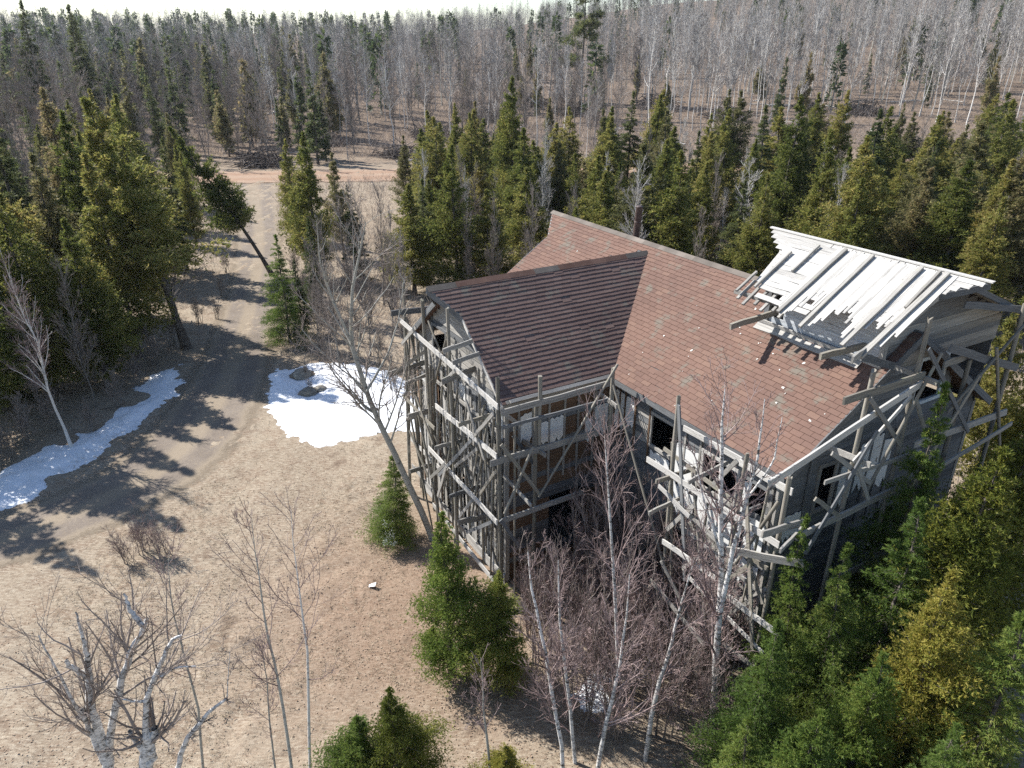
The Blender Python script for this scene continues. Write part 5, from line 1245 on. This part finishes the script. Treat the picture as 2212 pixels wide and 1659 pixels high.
# ------------------------------------------------------------------ litter, logs, stones
def litter():
    rng = np.random.default_rng(71); V = []; n = 52000
    y = 8 + 36 * rng.uniform(0, 1, n) ** 1.2; x = rng.uniform(-.82, .62, n) * (y + 3)
    dens = sstep(.42, .66, fbm(x * .28, y * .28, 81, 3)) * .75 + .12 + .5 * sstep(5.5, 1.5, np.hypot(x + 4.5, (y - 17.5) * .8))
    k = rng.uniform(0, 1, n) < dens; x, y = x[k], y[k]
    k = drive_dist(x, y) > 2.3; x, y = x[k], y[k]; n = len(x)
    z = gz(x, y) + .02; a = rng.uniform(0, 6.28, n); s = rng.uniform(.012, .032, n)
    c = np.stack([x, y, z], -1); u = np.stack([np.cos(a), np.sin(a), rng.normal(size=n) * .12], -1) * s[:, None]; w = np.stack([-np.sin(a), np.cos(a), rng.normal(size=n) * .12], -1) * (s * .6)[:, None]
    v = np.stack([c - u, c - w, c + u, c + w], 1).reshape(-1, 3)
    tag(obj("leaf_litter", mesh_from("leaf_litter", v, [(np.arange(n * 4).reshape(-1, 4), 0)], [mat_twig("dead_leaves", (.21, .135, .09), (.42, .33, .25))])), "scattered dead leaves on the clearing", "leaf litter", kind="stuff")
litter()
LOGM = []
for i in range(3):
    rng = np.random.default_rng(500 + i); P = np.stack([np.linspace(0, 1, 7), rng.normal(size=7) * .012, rng.normal(size=7) * .008], -1); g = Geo(); g.tubes(P, np.linspace(.020, .010, 7), 7)
    P1, R1 = grow(P[None], np.linspace(.02, .01, 7)[None], 7, .3, .95, .16, (.6, 1.2), 3, .02, .4, .004, rng); g.tubes(P1, R1, 3); LOGM.append(g)
logm = [[g.mesh("fallen_log", [m], True) for g in LOGM] for m in (BIRCH, GREYBARK)]
def log(x, y, L, a, m, label, group):
    o = obj("fallen_log", TR.choice(logm[m])); o.location = (x, y, float(gz(x, y)) + .012 * L); o.rotation_euler = (TR.uniform(0, 6), -.03, a); o.scale = (L, L, L); tag(o, label, "log", group)
for i in range(46):
    y = TR.uniform(100, 190); x = TR.uniform(-.42, .62) * y
    if y > float(ROAD_Y(x)) + 7: log(x, y, TR.uniform(4, 9), TR.uniform(0, 3.14), 0 if TR.random() < .6 else 1, "pale fallen log lying on the slope beyond the road", "fallen logs beyond the road")
def brush_pile(seed):
    rng = np.random.default_rng(seed); g = Geo(); n = 240
    c = np.stack([rng.normal(size=n) * .9, rng.normal(size=n) * .9, np.abs(rng.normal(size=n)) * .45], -1); d = unit(rng.normal(size=(n, 3)) * np.array([1, 1, .35])) * rng.uniform(.5, 1.3, n)[:, None]
    P = np.stack([c - d, c + rng.normal(size=(n, 3)) * .08, c + d], 1); P[..., 2] = np.abs(P[..., 2]); g.tubes(P, np.full((n, 3), .03) * rng.uniform(.5, 1.4, n)[:, None], 3)
    return g.mesh("brush_pile", [mat_twig("dead_brush", (.06, .05, .045), (.22, .19, .17))])
bp = [brush_pile(600 + i) for i in range(3)]
for i, (px_, py_) in enumerate([(1040, 265), (1240, 170), (1060, 180), (860, 260), (700, 235), (1420, 165), (1575, 190), (1870, 190), (560, 275), (930, 215), (1140, 150), (1750, 180)]):
    d = ray(px_, py_); y = 105 + (265 - py_) * .55; x = d[0] / d[1] * y
    if y < float(ROAD_Y(x)) + 7: y = float(ROAD_Y(x)) + 9
    o = obj("brush_pile", bp[i % 3]); s = TR.uniform(1.2, 2.3); o.location = (x, y, float(gz(x, y)) - .1); o.scale = (s, s, s); o.rotation_euler = (0, 0, TR.uniform(0, 6)); tag(o, "dark tangled brush pile on the cleared slope beyond the road", "brush pile", "brush piles beyond the road")
def boulder(seed, r):
    rng = np.random.default_rng(seed); import bmesh
    bm = bmesh.new(); bmesh.ops.create_icosphere(bm, subdivisions=3, radius=r)
    for v in bm.verts:
        c = v.co / r; k = 1 + .28 * (float(vnoise(c.x * 1.6 + seed, c.y * 1.6 + c.z * 2.1, seed)) - .5) + .12 * (float(vnoise(c.x * 5, c.y * 5 + c.z * 4, seed + 1)) - .5); v.co = Vector((v.co.x * k * 1.25, v.co.y * k, v.co.z * k * .62))
    me = bpy.data.meshes.new("boulder"); bm.to_mesh(me); bm.free(); me.materials.append(mat_plain("lichen_stone", (.20, .18, .15), (.40, .37, .31), 6)); return me
for (a, b, r, lab) in [(652, 812, .42, "dark stone melted free at the top of the bright snow patch"), (668, 850, .36, "brown stone melted free inside the bright snow patch"), (692, 842, .26, "smaller stone beside the brown one in the snow patch")]:
    p = gpt(a, b); o = obj("boulder", boulder(int(a), r)); o.location = (p[0], p[1], p[2] + r * .2); o.rotation_euler = (0, 0, a); tag(o, lab, "stone")
p = gpt(805, 1268)
o = prism("scrap_sheet", None, [(-.10, -.07, .03), (.09, -.08, .07), (.11, .04, .11), (.01, .09, .04), (-.10, .05, .02)], .012, SNOW, (0, 0, 1)); o.location = (p[0], p[1], p[2] + .02); tag(o, "small white scrap lying on the leaf litter of the clearing", "scrap")

# ------------------------------------------------------------------ the air
hz = bpy.data.materials.new("thin_haze"); hz.use_nodes = True; ht = hz.node_tree; ht.nodes.clear()
ho = ht.nodes.new("ShaderNodeOutputMaterial"); pv = ht.nodes.new("ShaderNodeVolumePrincipled")
pv.inputs["Color"].default_value = (.90, .94, 1.0, 1); pv.inputs["Density"].default_value = .00013; pv.inputs["Anisotropy"].default_value = .3
ht.links.new(pv.outputs[0], ho.inputs["Volume"])
hb = bpy.data.meshes.new("haze"); x0, x1, y0, y1, z0, z1 = -3200, 3200, -900, 4900, -3.0, 80.0
hb.from_pydata([(x0, y0, z0), (x1, y0, z0), (x1, y1, z0), (x0, y1, z0), (x0, y0, z1), (x1, y0, z1), (x1, y1, z1), (x0, y1, z1)], [], [(3, 2, 1, 0), (4, 5, 6, 7), (0, 1, 5, 4), (1, 2, 6, 5), (2, 3, 7, 6), (3, 0, 4, 7)])
hb.materials.append(hz); tag(obj("haze", hb), "thin bluish air over the woods", "haze", kind="stuff")

# ------------------------------------------------------------------ labels that single out the countable repeats
ORD = ["", "second", "third", "fourth", "fifth", "sixth", "seventh", "eighth", "ninth", "tenth", "11th", "12th", "13th", "14th", "15th", "16th", "17th", "18th", "19th", "20th"] + ["%dth" % i if i % 10 not in (1, 2, 3) else "%d%s" % (i, {1: "st", 2: "nd", 3: "rd"}[i % 10]) for i in range(21, 80)]
def screen(o):
    p = o.matrix_world.translation; fw = p.y * math.cos(PITCH) - (p.z - CAM_H) * math.sin(PITCH)
    return 1106 + FOC * p.x / fw, p.y
bpy.context.view_layer.update()
GR = {}
for o in COL.objects:
    if o.parent is None and o.get("group") and o.get("label"): GR.setdefault((o["group"], o["label"]), []).append(o)
SIMPLE = {"evergreens left of the driveway": "dark evergreen of the shady stand behind the snow bank, %sfrom the left", "bare trees left of the driveway": "leafless grey tree among the evergreens left of the driveway, %sfrom the left", "bushes along the snow bank": "dark leafless bush along the long snow bank, %sfrom the left",
          "bare trees beside the left wing": "leafless twiggy tree between driveway and left wing, %sfrom the left", "bushes around the bright snow patch": "leafless bush around the bright snow patch, %sfrom the left", "leafless thicket in the house angle": "leafless purplish shrub of the thicket in the house angle, %sfrom the left",
          "cedars right of the house": "olive cedar of the dense row right of the house, %sfrom the left", "bare shrubs among the right evergreens": "leafless shrub among the lower right evergreens, %sfrom the left", "bushes at the shadow edge": "dark leafless bush on the clearing by the shadow edge, %sfrom the left",
          "brush piles beyond the road": "dark tangled brush pile beyond the road, %sfrom the left", "conifers of the left wood": "green conifer between the snow bank wood and the road, %sfrom the left", "bare trees of the left wood": "leafless tree between the snow bank wood and the road, %sfrom the left",
          "bushes along the far driveway": "leafless bush crowding the verge of the far driveway, %sfrom the left", "evergreens in the driveway thicket": "small dull evergreen in the thicket right of the driveway, %sfrom the left",
          "fallen logs beyond the road": "pale fallen log beyond the road, %sfrom the left", "scattered evergreens beyond the road": "scattered evergreen among bare trees beyond the road, %sfrom the left"}
ZONES = [(700, "near the driveway"), (930, "left of the wing ridge"), (1190, "above the wing ridge"), (1360, "above the far roof peak"), (1520, "right of the flue pipe"), (1660, "left of the attic"), (1900, "above the left half of the attic"), (2120, "above the right half of the attic"), (9999, "at the right border")]
for (grp, lab), L in GR.items():
    if len(L) < 2: continue
    if grp in SIMPLE:
        for i, o in enumerate(sorted(L, key=lambda o: screen(o)[0])): o["label"] = SIMPLE[grp] % (("farthest " if i == 0 else ORD[i] + " "))
    elif grp in ("evergreen belt behind the house", "bare trees behind the house"):
        Z = {}
        for o in L: Z.setdefault(next(z for lim, z in ZONES if screen(o)[0] < lim), []).append(o)
        for z, M in Z.items():
            for i, o in enumerate(sorted(M, key=lambda o: screen(o)[1])): o["label"] = "%s %s before the road, %snearest there" % ("green evergreen" if "evergreen" in grp else "leafless tree", z, (ORD[i] + " ") if i else "")
